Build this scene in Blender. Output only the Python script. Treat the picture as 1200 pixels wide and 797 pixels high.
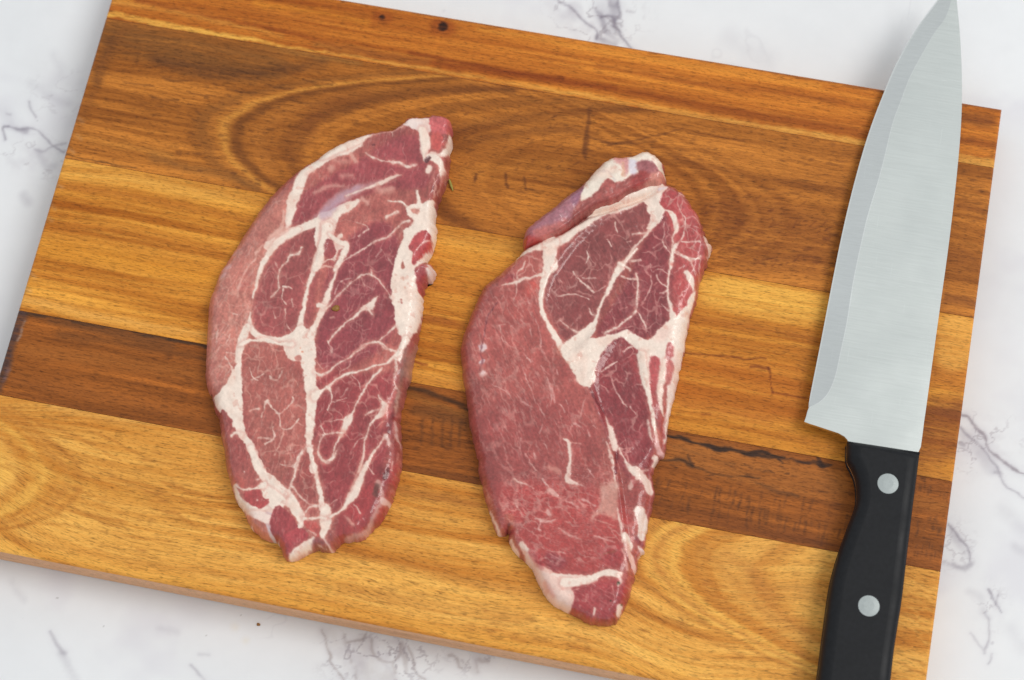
import bpy, bmesh, math
import numpy as np
from mathutils import Matrix, Vector

# ------------------------------------------------------------------ camera model
# real sizes in metres; the board is 420 x 288 x 24 mm, its top face centre at (0, 0, BT)
BT = 0.024
FPX, CX, CY = 2300.0, 600.0, 398.5
def _rot(rx, ry, rz):
    cx, sx, cy, sy, cz, sz = math.cos(rx), math.sin(rx), math.cos(ry), math.sin(ry), math.cos(rz), math.sin(rz)
    return (np.array([[1,0,0],[0,cx,-sx],[0,sx,cx]]) @ np.array([[cy,0,sy],[0,1,0],[-sy,0,cy]])
            @ np.array([[cz,-sz,0],[sz,cz,0],[0,0,1]]))
RC = _rot(-0.3338, 0.0274, 0.1980)
TC = np.array([-9.1052, -9.5531, 874.7953])
FL = np.diag([1.0, -1.0, -1.0])
CAM = FL @ (-RC.T @ TC) / 1000 + np.array([0, 0, BT])
AX = FL @ RC.T                                   # columns: right, down, forward in world
def unproj(px, py, z):
    """point of the horizontal plane at world height z that was measured at (px, py)"""
    px = np.asarray(px, float); py = np.asarray(py, float)
    d = np.stack([(px-CX)/FPX, (py-CY)/FPX, np.ones_like(px)], -1) @ AX.T
    t = (z - CAM[2]) / d[..., 2]
    return CAM + d*t[..., None]
def toplan(x, y, z):
    """drawing coordinates of plan positions x, y on the plane at height z"""
    P = np.stack([x-CAM[0], y-CAM[1], np.full_like(x, z-CAM[2])], -1) @ AX
    return P[..., 0]/P[..., 2]*FPX+CX, P[..., 1]/P[..., 2]*FPX+CY

scene = bpy.context.scene
for o in list(bpy.data.objects): bpy.data.objects.remove(o)
col = scene.collection
cd = bpy.data.cameras.new('camera'); cam = bpy.data.objects.new('camera', cd); col.objects.link(cam)
cd.sensor_width = 36.0; cd.lens = 36.0*FPX/1200.0; cd.clip_start = 0.05; cd.clip_end = 20
M3 = Matrix((AX[:, 0], -AX[:, 1], -AX[:, 2])).transposed()
cam.matrix_world = Matrix.Translation(Vector(CAM)) @ M3.to_4x4()
cd.dof.use_dof = True; cd.dof.focus_distance = 0.862; cd.dof.aperture_fstop = 9.0
scene.camera = cam

# ------------------------------------------------------------------ light: a big soft window light over the table + the bright room
world = bpy.data.worlds.new('World'); scene.world = world; world.use_nodes = True
bg = world.node_tree.nodes['Background']; bg.inputs[0].default_value = (0.94, 0.98, 1.0, 1); bg.inputs[1].default_value = 0.70
def area(name, loc, aim, sx, sy, power, color):
    l = bpy.data.lights.new(name, 'AREA'); l.shape = 'RECTANGLE'; l.size = sx; l.size_y = sy; l.energy = power; l.color = color
    o = bpy.data.objects.new(name, l); col.objects.link(o); o.location = loc
    o.rotation_euler = (Vector(aim)-Vector(loc)).to_track_quat('-Z', 'Y').to_euler()
    return o
area('window_light', (1.95, 0.6, 2.9), (0, 0, 0), 1.5, 1.5, 52.0, (1.0, 0.97, 0.93))
scene.view_settings.view_transform = 'Standard'; scene.view_settings.look = 'None'
scene.view_settings.exposure = 0.0; scene.view_settings.gamma = 1.0
scene.view_settings.use_curve_mapping = False
scene.render.engine = 'CYCLES'

# ------------------------------------------------------------------ helpers: noise and drawing on vertices
_r = np.random.RandomState(7)
_T = _r.rand(512, 512)
def vnoise(x, y, s=0):
    x = np.asarray(x, float)+s*17.31; y = np.asarray(y, float)+s*41.77
    xi = np.floor(x).astype(int); yi = np.floor(y).astype(int)
    fx = x-xi; fy = y-yi; fx = fx*fx*(3-2*fx); fy = fy*fy*(3-2*fy)
    a = _T[xi & 511, yi & 511]; b = _T[(xi+1) & 511, yi & 511]
    c = _T[xi & 511, (yi+1) & 511]; d = _T[(xi+1) & 511, (yi+1) & 511]
    return (a*(1-fx)+b*fx)*(1-fy)+(c*(1-fx)+d*fx)*fy
def fbm(x, y, s=0, o=4):
    t = 0; a = 0.5; n = 0
    for k in range(o):
        t = t+a*vnoise(x*2**k, y*2**k, s+k*3.1); n += a; a *= 0.55
    return t/n
def sstep(a, b, x):
    t = np.clip((x-a)/(b-a), 0, 1); return t*t*(3-2*t)
def lin(c):
    c = np.clip(np.asarray(c, float), 0, 1)
    return np.where(c <= 0.04045, c/12.92, ((c+0.055)/1.055)**2.4)
def rgb(c): return np.array(c, float)/255.0
def catmull(P, n=6, closed=False):
    P = np.asarray(P, float)
    if len(P) < 3 and not closed:
        t = np.linspace(0, 1, n+1)[:, None]; return P[0]*(1-t)+P[-1]*t
    Q = np.vstack([P[-1], P, P[0], P[1]]) if closed else np.vstack([2*P[0]-P[1], P, 2*P[-1]-P[-2]])
    out = []
    t = np.linspace(0, 1, n, endpoint=False)[:, None]
    for i in range(1, len(Q)-2):
        a, b, c, d = Q[i-1], Q[i], Q[i+1], Q[i+2]
        out.append(0.5*((2*b)+(c-a)*t+(2*a-5*b+4*c-d)*t*t+(3*b-a-3*c+d)*t**3))
    if not closed: out.append(P[-1:])
    return np.vstack(out)
def crop(ox, oy, s):
    return lambda pts: [(ox+p[0]/s, oy+p[1]/s) for p in pts]

class Paint:
    """colour, mask and relief values at vertices, drawn with strokes and filled shapes"""
    def __init__(self, x, y, base, warp=0.0, wl=8.0, seed=0):
        self.x = x+warp*(fbm(x/wl, y/wl, seed, 3)-0.5)*2; self.y = y+warp*(fbm(x/wl+50, y/wl+9, seed, 3)-0.5)*2
        self.c = np.array(base, float) if np.ndim(base) == 2 else np.tile(np.array(base, float), (len(x), 1))
        self.fat = np.zeros(len(x)); self.h = np.zeros(len(x)); self.mod = np.ones(len(x)); self.jit = np.zeros(len(x)); self.thin = None
    def _apply(self, idx, m, color, a, fat, h, wd=99):
        if self.thin is not None and wd < 4: m = m*self.thin[idx]
        m = m*a*self.mod[idx]
        self.c[idx] = self.c[idx]*(1-m[:, None])+np.asarray(color)*m[:, None]
        if fat is not None: self.fat[idx] = self.fat[idx]*(1-m)+fat*m
        if h: self.h[idx] += h*m
    def stroke(self, pts, w, color, a=1.0, soft=0.9, fat=None, h=0.0, n=5):
        P = np.array(pts, float)
        if len(P) == 1: P = np.vstack([P, P+0.01])
        W = np.full(len(P), float(w)) if np.ndim(w) == 0 else np.interp(np.linspace(0, 1, len(P)), np.linspace(0, 1, len(w)), w)
        Q = catmull(np.column_stack([P, W]), n)
        pad = Q[:, 2].max()/2+soft+1
        idx = np.nonzero((self.x > Q[:, 0].min()-pad) & (self.x < Q[:, 0].max()+pad) & (self.y > Q[:, 1].min()-pad) & (self.y < Q[:, 1].max()+pad))[0]
        if len(idx) == 0: return
        x = self.x[idx]; y = self.y[idx]; best = np.full(len(idx), 1e9)
        for i in range(len(Q)-1):
            a0 = Q[i, :2]; d = Q[i+1, :2]-a0; L = d@d+1e-9
            r = max(Q[i, 2], Q[i+1, 2])/2+soft+1
            lo = np.minimum(a0, Q[i+1, :2])-r; hi = np.maximum(a0, Q[i+1, :2])+r
            k = np.nonzero((x > lo[0]) & (x < hi[0]) & (y > lo[1]) & (y < hi[1]))[0]
            if len(k) == 0: continue
            t = np.clip(((x[k]-a0[0])*d[0]+(y[k]-a0[1])*d[1])/L, 0, 1)
            dd = np.hypot(x[k]-a0[0]-t*d[0], y[k]-a0[1]-t*d[1])-(Q[i, 2]*(1-t)+Q[i+1, 2]*t)/2
            best[k] = np.minimum(best[k], dd)
        self._apply(idx, 1-sstep(-soft, soft, best+self.jit[idx]), color, a, fat, h, Q[:, 2].max())
    def poly(self, pts, color, a=1.0, soft=1.2, fat=None, h=0.0):
        Q = catmull(pts, 5, True); pad = soft+1
        idx = np.nonzero((self.x > Q[:, 0].min()-pad) & (self.x < Q[:, 0].max()+pad) & (self.y > Q[:, 1].min()-pad) & (self.y < Q[:, 1].max()+pad))[0]
        if len(idx) == 0: return
        sd, _, _ = sdist(self.x[idx], self.y[idx], Q, soft+2)
        self._apply(idx, sstep(-soft, soft, sd-1.5*self.jit[idx]), color, a, fat, h)

def sdist(x, y, Q, reach):
    """signed distance (inside positive) to closed polyline Q, exact within reach, and the nearest outline point"""
    best = np.full(len(x), float(reach)); nx = x.copy(); ny = y.copy(); ins = np.zeros(len(x), bool)
    R = np.roll(Q, -1, 0)
    for (ax, ay), (bx, by) in zip(Q[:, :2], R[:, :2]):
        if ay != by:
            k = np.nonzero((y >= min(ay, by)) & (y < max(ay, by)))[0]
            if len(k):
                xc = ax+(y[k]-ay)*(bx-ax)/(by-ay); k2 = k[x[k] < xc]; ins[k2] = ~ins[k2]
        k = np.nonzero((x > min(ax, bx)-reach) & (x < max(ax, bx)+reach) & (y > min(ay, by)-reach) & (y < max(ay, by)+reach))[0]
        if len(k) == 0: continue
        dx, dy = bx-ax, by-ay; L = dx*dx+dy*dy+1e-12
        t = np.clip(((x[k]-ax)*dx+(y[k]-ay)*dy)/L, 0, 1)
        qx = ax+t*dx; qy = ay+t*dy; d = np.hypot(x[k]-qx, y[k]-qy)
        m = d < best[k]; kk = k[m]
        best[kk] = d[m]; nx[kk] = qx[m]; ny[kk] = qy[m]
    return np.where(ins, best, -best), nx, ny

def mesh_np(name, V, F, mat, parent=None, smooth=True, attrs=None):
    """link one mesh object; F is an (n,4) or (n,3) index array"""
    me = bpy.data.meshes.new(name); F = np.asarray(F, np.int32); k = F.shape[1]
    me.vertices.add(len(V)); me.vertices.foreach_set('co', np.asarray(V, np.float32).ravel())
    me.loops.add(F.size); me.loops.foreach_set('vertex_index', F.ravel())
    me.polygons.add(len(F)); me.polygons.foreach_set('loop_start', np.arange(0, F.size, k, dtype=np.int32))
    try: me.polygons.foreach_set('loop_total', np.full(len(F), k, np.int32))
    except Exception: pass
    me.update(calc_edges=True)
    me.polygons.foreach_set('use_smooth', np.full(len(F), smooth))
    for an, (ty, data) in (attrs or {}).items():
        at = me.attributes.new(an, ty, 'POINT')
        at.data.foreach_set('color' if 'COLOR' in ty else ('vector' if 'VECTOR' in ty else 'value'), np.asarray(data, np.float32).ravel())
    me.materials.append(mat); me.update()
    o = bpy.data.objects.new(name, me); col.objects.link(o)
    if parent: o.parent = parent
    return o
def rgba(c): return np.column_stack([lin(c), np.ones(len(c))])
def tag(o, label, cat=None, group=None, kind=None):
    o['label'] = label
    if cat: o['category'] = cat
    if group: o['group'] = group
    if kind: o['kind'] = kind
    return o
def empty(name, loc=(0, 0, 0)):
    o = bpy.data.objects.new(name, None); o.empty_display_size = 0.01; o.location = loc; col.objects.link(o); return o

# ------------------------------------------------------------------ materials
class NT:
    def __init__(self, name):
        self.m = bpy.data.materials.new(name); self.m.use_nodes = True
        self.t = self.m.node_tree; self.b = self.t.nodes['Principled BSDF']
    def n(self, ty, **kw):
        nd = self.t.nodes.new(ty)
        for k, v in kw.items():
            if k.startswith('i_'):
                nm = k[2:]; nm = int(nm) if nm.isdigit() else nm.replace('_', ' ')
                nd.inputs[nm].default_value = v
            else: setattr(nd, k, v)
        return nd
    def l(self, a, b): self.t.links.new(a, b)
    def attr(self, name): return self.n('ShaderNodeAttribute', attribute_name=name)
    def noise(self, vec, scale, detail=4, rough=0.55, mul=None):
        if mul:
            vm = self.n('ShaderNodeVectorMath', operation='MULTIPLY'); vm.inputs[1].default_value = mul
            self.l(vec, vm.inputs[0]); vec = vm.outputs[0]
        nd = self.n('ShaderNodeTexNoise', i_Scale=scale, i_Detail=detail, i_Roughness=rough); self.l(vec, nd.inputs['Vector']); return nd.outputs['Fac']
    def mapr(self, v, a, b, c, d):
        nd = self.n('ShaderNodeMapRange'); self.l(v, nd.inputs[0])
        for i, q in enumerate((a, b, c, d)): nd.inputs[i+1].default_value = q
        return nd.outputs[0]
    def math(self, op, a, b):
        nd = self.n('ShaderNodeMath', operation=op)
        for i, q in enumerate((a, b)):
            if isinstance(q, (int, float)): nd.inputs[i].default_value = q
            else: self.l(q, nd.inputs[i])
        return nd.outputs[0]
    def mul(self, color, fac):
        nd = self.n('ShaderNodeVectorMath', operation='SCALE'); self.l(color, nd.inputs[0]); self.l(fac, nd.inputs['Scale']); return nd.outputs[0]
    def mix(self, fac, a, b):
        nd = self.n('ShaderNodeMix', data_type='RGBA')
        for s, q in ((0, fac), (6, a), (7, b)):
            if isinstance(q, (int, float)): nd.inputs[s].default_value = q
            elif isinstance(q, tuple): nd.inputs[s].default_value = q
            else: self.l(q, nd.inputs[s])
        return nd.outputs[2]
    def bump(self, h, strength, dist):
        nd = self.n('ShaderNodeBump', i_Strength=strength, i_Distance=dist); self.l(h, nd.inputs['Height']); self.l(nd.outputs[0], self.b.inputs['Normal'])
    def coords(self): return self.n('ShaderNodeTexCoord').outputs['Object']
    def set(self, **kw):
        for k, v in kw.items(): self.b.inputs[k.replace('_', ' ')].default_value = v
        return self
def plain(name, c, rough, metal=0.0, nscale=0, namp=0.1):
    t = NT(name); t.set(Roughness=rough, Metallic=metal); t.b.inputs['Base Color'].default_value = (*lin(rgb(c)), 1)
    if nscale:
        f = t.mapr(t.noise(t.coords(), nscale), 0.25, 0.75, 1-namp, 1+namp)
        rg = t.n('ShaderNodeRGB'); rg.outputs[0].default_value = (*lin(rgb(c)), 1)
        t.l(t.mul(rg.outputs[0], f), t.b.inputs['Base Color'])
    return t.m

def mat_wood():
    t = NT('oiled_acacia'); g = t.attr('grain').outputs['Vector']; c = t.attr('tone').outputs['Color']
    f1 = t.mapr(t.noise(g, 1, 4, 0.6, (0.05, 1.3, 1)), 0.25, 0.75, 0.88, 1.12)
    f2 = t.mapr(t.noise(g, 1, 3, 0.65, (0.22, 3.6, 1)), 0.25, 0.75, 0.80, 1.18)
    p = t.noise(g, 1, 2, 0.5, (0.17, 1.35, 1)); pore = t.mapr(p, 0.55, 0.67, 1.0, 0.66)
    p2 = t.noise(g, 1, 1, 0.5, (0.42, 2.3, 1)); pore2 = t.mapr(p2, 0.57, 0.70, 1.0, 0.60)
    f = t.math('MULTIPLY', t.math('MULTIPLY', f1, f2), t.math('MULTIPLY', pore, pore2))
    f = t.math('MULTIPLY', f, 1.12)
    t.l(t.mul(c, f), t.b.inputs['Base Color'])
    t.l(t.mapr(f2, 0.8, 1.2, 0.52, 0.42), t.b.inputs['Roughness'])
    t.set(Specular_IOR_Level=0.2)
    t.bump(f, 0.25, 0.0004)
    return t.m
def mat_meat():
    t = NT('raw_pork'); c = t.attr('tone').outputs['Color']; fat = t.attr('fat').outputs['Fac']; o = t.coords()
    n1 = t.noise(o, 900, 3, 0.6); n2 = t.noise(o, 2600, 2, 0.6)
    f = t.math('MULTIPLY', t.mapr(n1, 0.25, 0.75, 0.94, 1.06), t.mapr(n2, 0.25, 0.75, 0.96, 1.04))
    t.l(t.mul(c, f), t.b.inputs['Base Color'])
    t.l(t.mapr(n1, 0.3, 0.7, 0.26, 0.46), t.b.inputs['Roughness'])
    t.set(Specular_IOR_Level=0.4, Coat_Weight=0.45, Coat_Roughness=0.15)
    h = t.math('ADD', n1, t.math('MULTIPLY', n2, 0.5)); t.bump(h, 0.25, 0.00025)
    return t.m
def mat_marble():
    t = NT('white_marble'); c = t.attr('tone').outputs['Color']; o = t.coords()
    n = t.mapr(t.noise(o, 9, 6, 0.6), 0.3, 0.7, 0.955, 1.03); n2 = t.mapr(t.noise(o, 60, 4, 0.6), 0.3, 0.7, 0.985, 1.012)
    t.l(t.mul(t.mul(c, n), n2), t.b.inputs['Base Color'])
    t.set(Roughness=0.38, Specular_IOR_Level=0.3)
    return t.m
def mat_steel(name, tint, r0, r1):
    t = NT(name); o = t.coords(); t.set(Metallic=1.0)
    n = t.noise(o, 1, 4, 0.6, (60, 1500, 1500)); n2 = t.noise(o, 40, 5, 0.6); n3 = t.noise(o, 18, 3, 0.5)
    # hairline scratches in two directions
    s1 = t.mapr(t.noise(o, 1, 2, 0.5, (2600, 45, 45)), 0.71, 0.76, 0.0, 1.0); s2 = t.mapr(t.noise(o, 1, 2, 0.5, (90, 2400, 90)), 0.72, 0.77, 0.0, 1.0)
    sc = t.math('MAXIMUM', s1, s2)
    rg = t.n('ShaderNodeRGB'); rg.outputs[0].default_value = tint
    f = t.math('MULTIPLY', t.mapr(n, 0.25, 0.75, 0.95, 1.04), t.mapr(n3, 0.3, 0.7, 0.96, 1.03)); f = t.math('ADD', f, t.math('MULTIPLY', sc, 0.10))
    t.l(t.mul(rg.outputs[0], f), t.b.inputs['Base Color'])
    t.l(t.mapr(n2, 0.3, 0.7, r0, r1), t.b.inputs['Roughness'])
    t.bump(n, 0.08, 0.0002)
    return t.m
WOOD, MEAT, MARBLE, STEEL = mat_wood(), mat_meat(), mat_marble(), mat_steel('brushed_steel', (0.80, 0.83, 0.80, 1), 0.20, 0.25)
EDGE_GLINT = mat_steel('edge_highlight_steel', (0.86, 0.88, 0.86, 1), 0.2, 0.3)  # brighter tint paints highlight lines along cutting edge and bevel shoulder
BEVEL = mat_steel('ground_bevel_shaded', (0.745, 0.765, 0.755, 1), 0.16, 0.22)  # darker tint paints in the bevel's shading against the flat of the blade
#@@MARBLE
# ------------------------------------------------------------------ the marble counter
def build_counter():
    def axis(lo, hi, L, step, far):
        a = list(np.arange(lo, hi, step)); g = step; x = a[-1]
        up = []
        while x < far: g = min(g*1.2, 0.01); x += g; up.append(x)
        g = step; x = a[0]; dn = []
        while x > -far: g = min(g*1.2, 0.01); x -= g; dn.append(x)
        return np.array(dn[::-1]+a+up)
    xs = axis(-0.262, 0.258, 0, 0.00058, 0.8); ys = axis(-0.178, 0.172, 0, 0.00058, 0.65)
    X, Y = np.meshgrid(xs, ys); x = X.ravel(); y = Y.ravel()
    px, py = toplan(x, y, 0.0)
    wx = px+16*(fbm(px/70, py/70, 3)-0.5); wy = py+16*(fbm(px/70+30, py/70, 4)-0.5)
    p = Paint(px, py, rgb((236, 237, 239)), warp=2.0, wl=13, seed=2); p.mod = np.clip(.35+1.2*fbm(px/11, py/11, 71, 3), 0, 1); p.jit = 1.4*(fbm(px/6, py/6, 73, 3)-.5)
    vein = rgb((118, 110, 124)); cl = rgb((216, 213, 222))
    # broad faint clouds everywhere, plus thin random veins beyond the drawn ones
    m = sstep(0.56, 0.80, fbm(wx/120, wy/90, 11, 4)); p.c = p.c*(1-0.35*m[:, None])+cl*0.35*m[:, None]
    r = np.abs(fbm(wx/260, wy/200, 21, 5)-0.5); m = (1-sstep(0.0, 0.006, r))*sstep(0.5, 0.7, fbm(px/150, py/150, 31, 2))
    far = ((px < -10) | (px > 1210) | (py < -10) | (py > 807)).astype(float); m = m*0.12*(1-far)
    p.c = p.c*(1-0.5*m[:, None])+vein*0.5*m[:, None]
    S = p.stroke
    def V(pts, w, a, soft=1.2, c=vein):
        W = np.array(w, float)
        if W.max() < 6 and len(pts) > 1: S(pts, W*3+5, cl*.96, .30*a, 6); S(pts, W*1.6+1.5, c, .22*a, 2.4)
        S(pts, W if W.ndim else float(W), c, a*.72, soft)
    k = crop(640, 0, 9.967)
    V(k([(130,-60),(160,10),(230,60),(300,100),(380,180),(450,250),(520,300),(570,330),(605,390),(590,450)]), [2,2.4,1.5,2.6,2.2,1.4,1.6,1.5,2,3], .75)
    V(k([(700,-60),(730,20),(760,70),(830,60)]), [3,3,5,3], .45, 2); V(k([(840,-60),(835,40),(855,130),(850,190),(810,230)]), [2,2.5,3,3,4], .7)
    V(k([(780,20),(790,110),(800,190)]), 10, .45, 3); V(k([(590,120),(640,190),(670,270),(700,370)]), [2,5,5,5], .5, 2)
    V(k([(650,210),(740,200),(790,240),(800,310),(850,360),(890,430),(940,490),(990,560)]), [3,3,4,4,2.5,2.5,2,2], .75)
    V(k([(740,400),(800,440),(840,470)]), 6, .3, 3); V(k([(600,440),(660,480)]), 5, .35, 3); V(k([(700,480),(800,520)]), 5, .35, 3)
    V(k([(640,100),(760,300)]), 22, .18, 8)
    k = crop(0, 60, 3.985)
    V(k([(40,350),(15,358),(22,410)]), [1.5,2,2], .7); V(k([(40,350),(100,365),(160,365),(210,400),(250,440),(300,470)]), [1.2,3,1.5,1.6,1.5,2.5], .5)
    V(k([(80,362),(120,375)]), 5, .35, 2); V(k([(140,235),(145,280),(165,310)]), 1.4, .4); V(k([(172,323)]), 1.5, .9, .6, rgb((70,70,75)))
    V(k([(30,290),(50,295)]), 2, .25); V(k([(160,460),(210,470),(260,440),(310,430)]), 2, .3, 1.5); V(k([(180,470),(220,540),(250,540)]), 5, .16, 4)
    V(k([(110,680),(130,700)]), 9, .25, 6); V(k([(250,20),(280,90),(230,190)]), 10, .12, 8); V(k([(140,150),(250,220),(320,240)]), 8, .15, 6)
    V(k([(0,270),(60,330)]), 14, .12, 10)
    k = crop(1080, 440, 3.32)
    V(k([(155,155),(185,165),(215,210),(245,240),(260,285),(300,320),(340,355),(398,385)]), [3,3,4,3,2,3,3,1.5], .75, 1, rgb((125,112,122)))
    V(k([(150,205),(190,240),(240,290),(290,350),(320,420),(370,460),(398,480)]), [3,2.5,2,2.5,1.5,1.5,1.5], .5)
    V(k([(150,265),(165,270)]), 5, .5, 2); V(k([(170,230),(230,300),(270,360)]), 14, .2, 7); V(k([(285,375),(310,380)]), 3, .4)
    V(k([(100,580),(130,610),(150,640),(180,670),(190,720)]), [2,3,2,2,1.2], .6); V(k([(110,600),(170,690)]), 9, .22, 5); V(k([(90,730),(150,750),(190,735)]), 4, .22, 3)
    V(k([(320,520),(398,600)]), 16, .13, 10)
    k = crop(1080, 640, 5.075)
    V(k([(395,260),(420,300),(440,340),(480,390)]), [2,2.5,2,1.2], .55); V(k([(455,290),(440,345)]), 1.6, .5); V(k([(375,390),(400,450),(400,560),(375,640)]), [1.2,1.6,2,2.5], .35, 1.5)
    V(k([(290,520),(370,620)]), 1.6, .25, 1.5); V(k([(425,580)]), 3, .4, 1.5); V(k([(400,700),(420,640)]), 1.4, .3); V(k([(280,270),(350,310),(370,380)]), 7, .15, 5); V(k([(190,110),(260,140),(300,100)]), 4, .25, 3)
    V(k([(550,0),(609,40)]), 8, .2, 6); V(k([(540,500),(600,600)]), 14, .12, 10)
    k = crop(360, 720, 4.286); wv = rgb((160, 148, 146))
    V(k([(75,80),(95,150),(120,210),(115,240),(160,290),(190,340)]), [1.5,1.5,3,2,2,1.5], .65, 1, wv); V(k([(185,110),(200,180),(220,240)]), [4,3,3], .45, 2, wv)
    V(k([(205,140),(250,130),(280,125),(290,100)]), [3,2,2,2], .65, 1, wv); V(k([(320,130),(330,190),(370,230),(430,235),(465,200),(470,150)]), [3,3,3,2,3,3], .6, 1.2, wv)
    V(k([(480,150),(490,220),(500,290)]), [6,7,3], .55, 2, wv); V(k([(510,160),(530,230),(540,290),(600,330)]), [2,3,2,2], .55, 1, wv); V(k([(430,245),(440,290)]), 3, .4, 1.5, wv)
    V(k([(100,100),(180,200),(260,300)]), 18, .22, 8, wv); V(k([(280,150),(330,300),(400,330)]), 22, .32, 8, wv); V(k([(250,260),(250,330)]), 3, .3, 2, wv)
    V(k([(715,210),(750,215),(765,260),(780,270)]), [3,2.5,3,2], .55, 1, wv); V(k([(850,230),(860,290)]), [2,3], .35, 1.5, wv); V(k([(870,225),(905,235)]), 5, .45, 2, wv); V(k([(780,240),(850,290)]), 8, .2, 4, wv)
    k = crop(0, 660, 4.0)
    V(k([(235,320),(270,380),(300,420)]), [2,3,4], .35, 2.5); V(k([(290,420),(340,520),(360,560)]), 7, .2, 5); V(k([(890,480),(960,548)]), 2.5, .3, 1.5); V(k([(60,90),(110,170)]), 8, .12, 5)
    V(k([(750,310),(830,320)]), 7, .14, 5); V(k([(930,430),(980,430)]), 3, .15, 2)
    for q in [(265,163),(107,258),(1130,243),(485,295),(965,345)]: V(k([q]), 1.1, .6, .5, rgb((120,115,110)))
    for q in [(1100,300),(1150,360)]: V(k([q]), 8, .16, 5, rgb((225,190,130)))
    V([(520, 12)], 3, .12, 2); V([(855, 45), (900, 70)], 20, .10, 14)
    # broken grey patches round the main veins
    for (ax, ay, rx, ry, al) in ((700,22,46,34,.75), (420,768,44,26,.8), (478,770,36,30,.7), (560,778,30,14,.5), (1150,520,44,34,.6), (1120,640,22,26,.45), (1162,712,18,26,.4), (40,185,50,24,.45), (70,110,34,30,.25), (660,8,24,12,.4)):
        k = np.exp(-(((px-ax)/rx)**2+((py-ay)/ry)**2)**1.5); sel = np.nonzero(k > .01)[0]
        if len(sel) == 0: continue
        X_, Y_, K = wx[sel], wy[sel], k[sel]
        cloud = np.clip(2.4*(fbm(X_/16, Y_/16, 61, 4)-0.42), 0, 1)*K*al*.55; rid = (1-sstep(.004, .035, np.abs(fbm(X_/22, Y_/18, 63, 4)-0.5)))*K*al*.6
        p.c[sel] = p.c[sel]*(1-cloud[:, None])+rgb((186,180,188))*cloud[:, None]; p.c[sel] = p.c[sel]*(1-rid[:, None])+rgb((140,130,138))*rid[:, None]
    n = len(xs); i = np.arange(len(ys)-1)[:, None]*n+np.arange(n-1)[None, :]; i = i.ravel()
    F = np.column_stack([i, i+1, i+n+1, i+n])
    V3 = np.column_stack([x, y, np.zeros(len(x))])
    o = mesh_np('marble_countertop', V3, F, MARBLE, None, True, {'tone': ('FLOAT_COLOR', rgba(p.c))})
    tag(o, 'white marble countertop with grey veins under the cutting board', None, None, 'structure')
build_counter()
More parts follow.
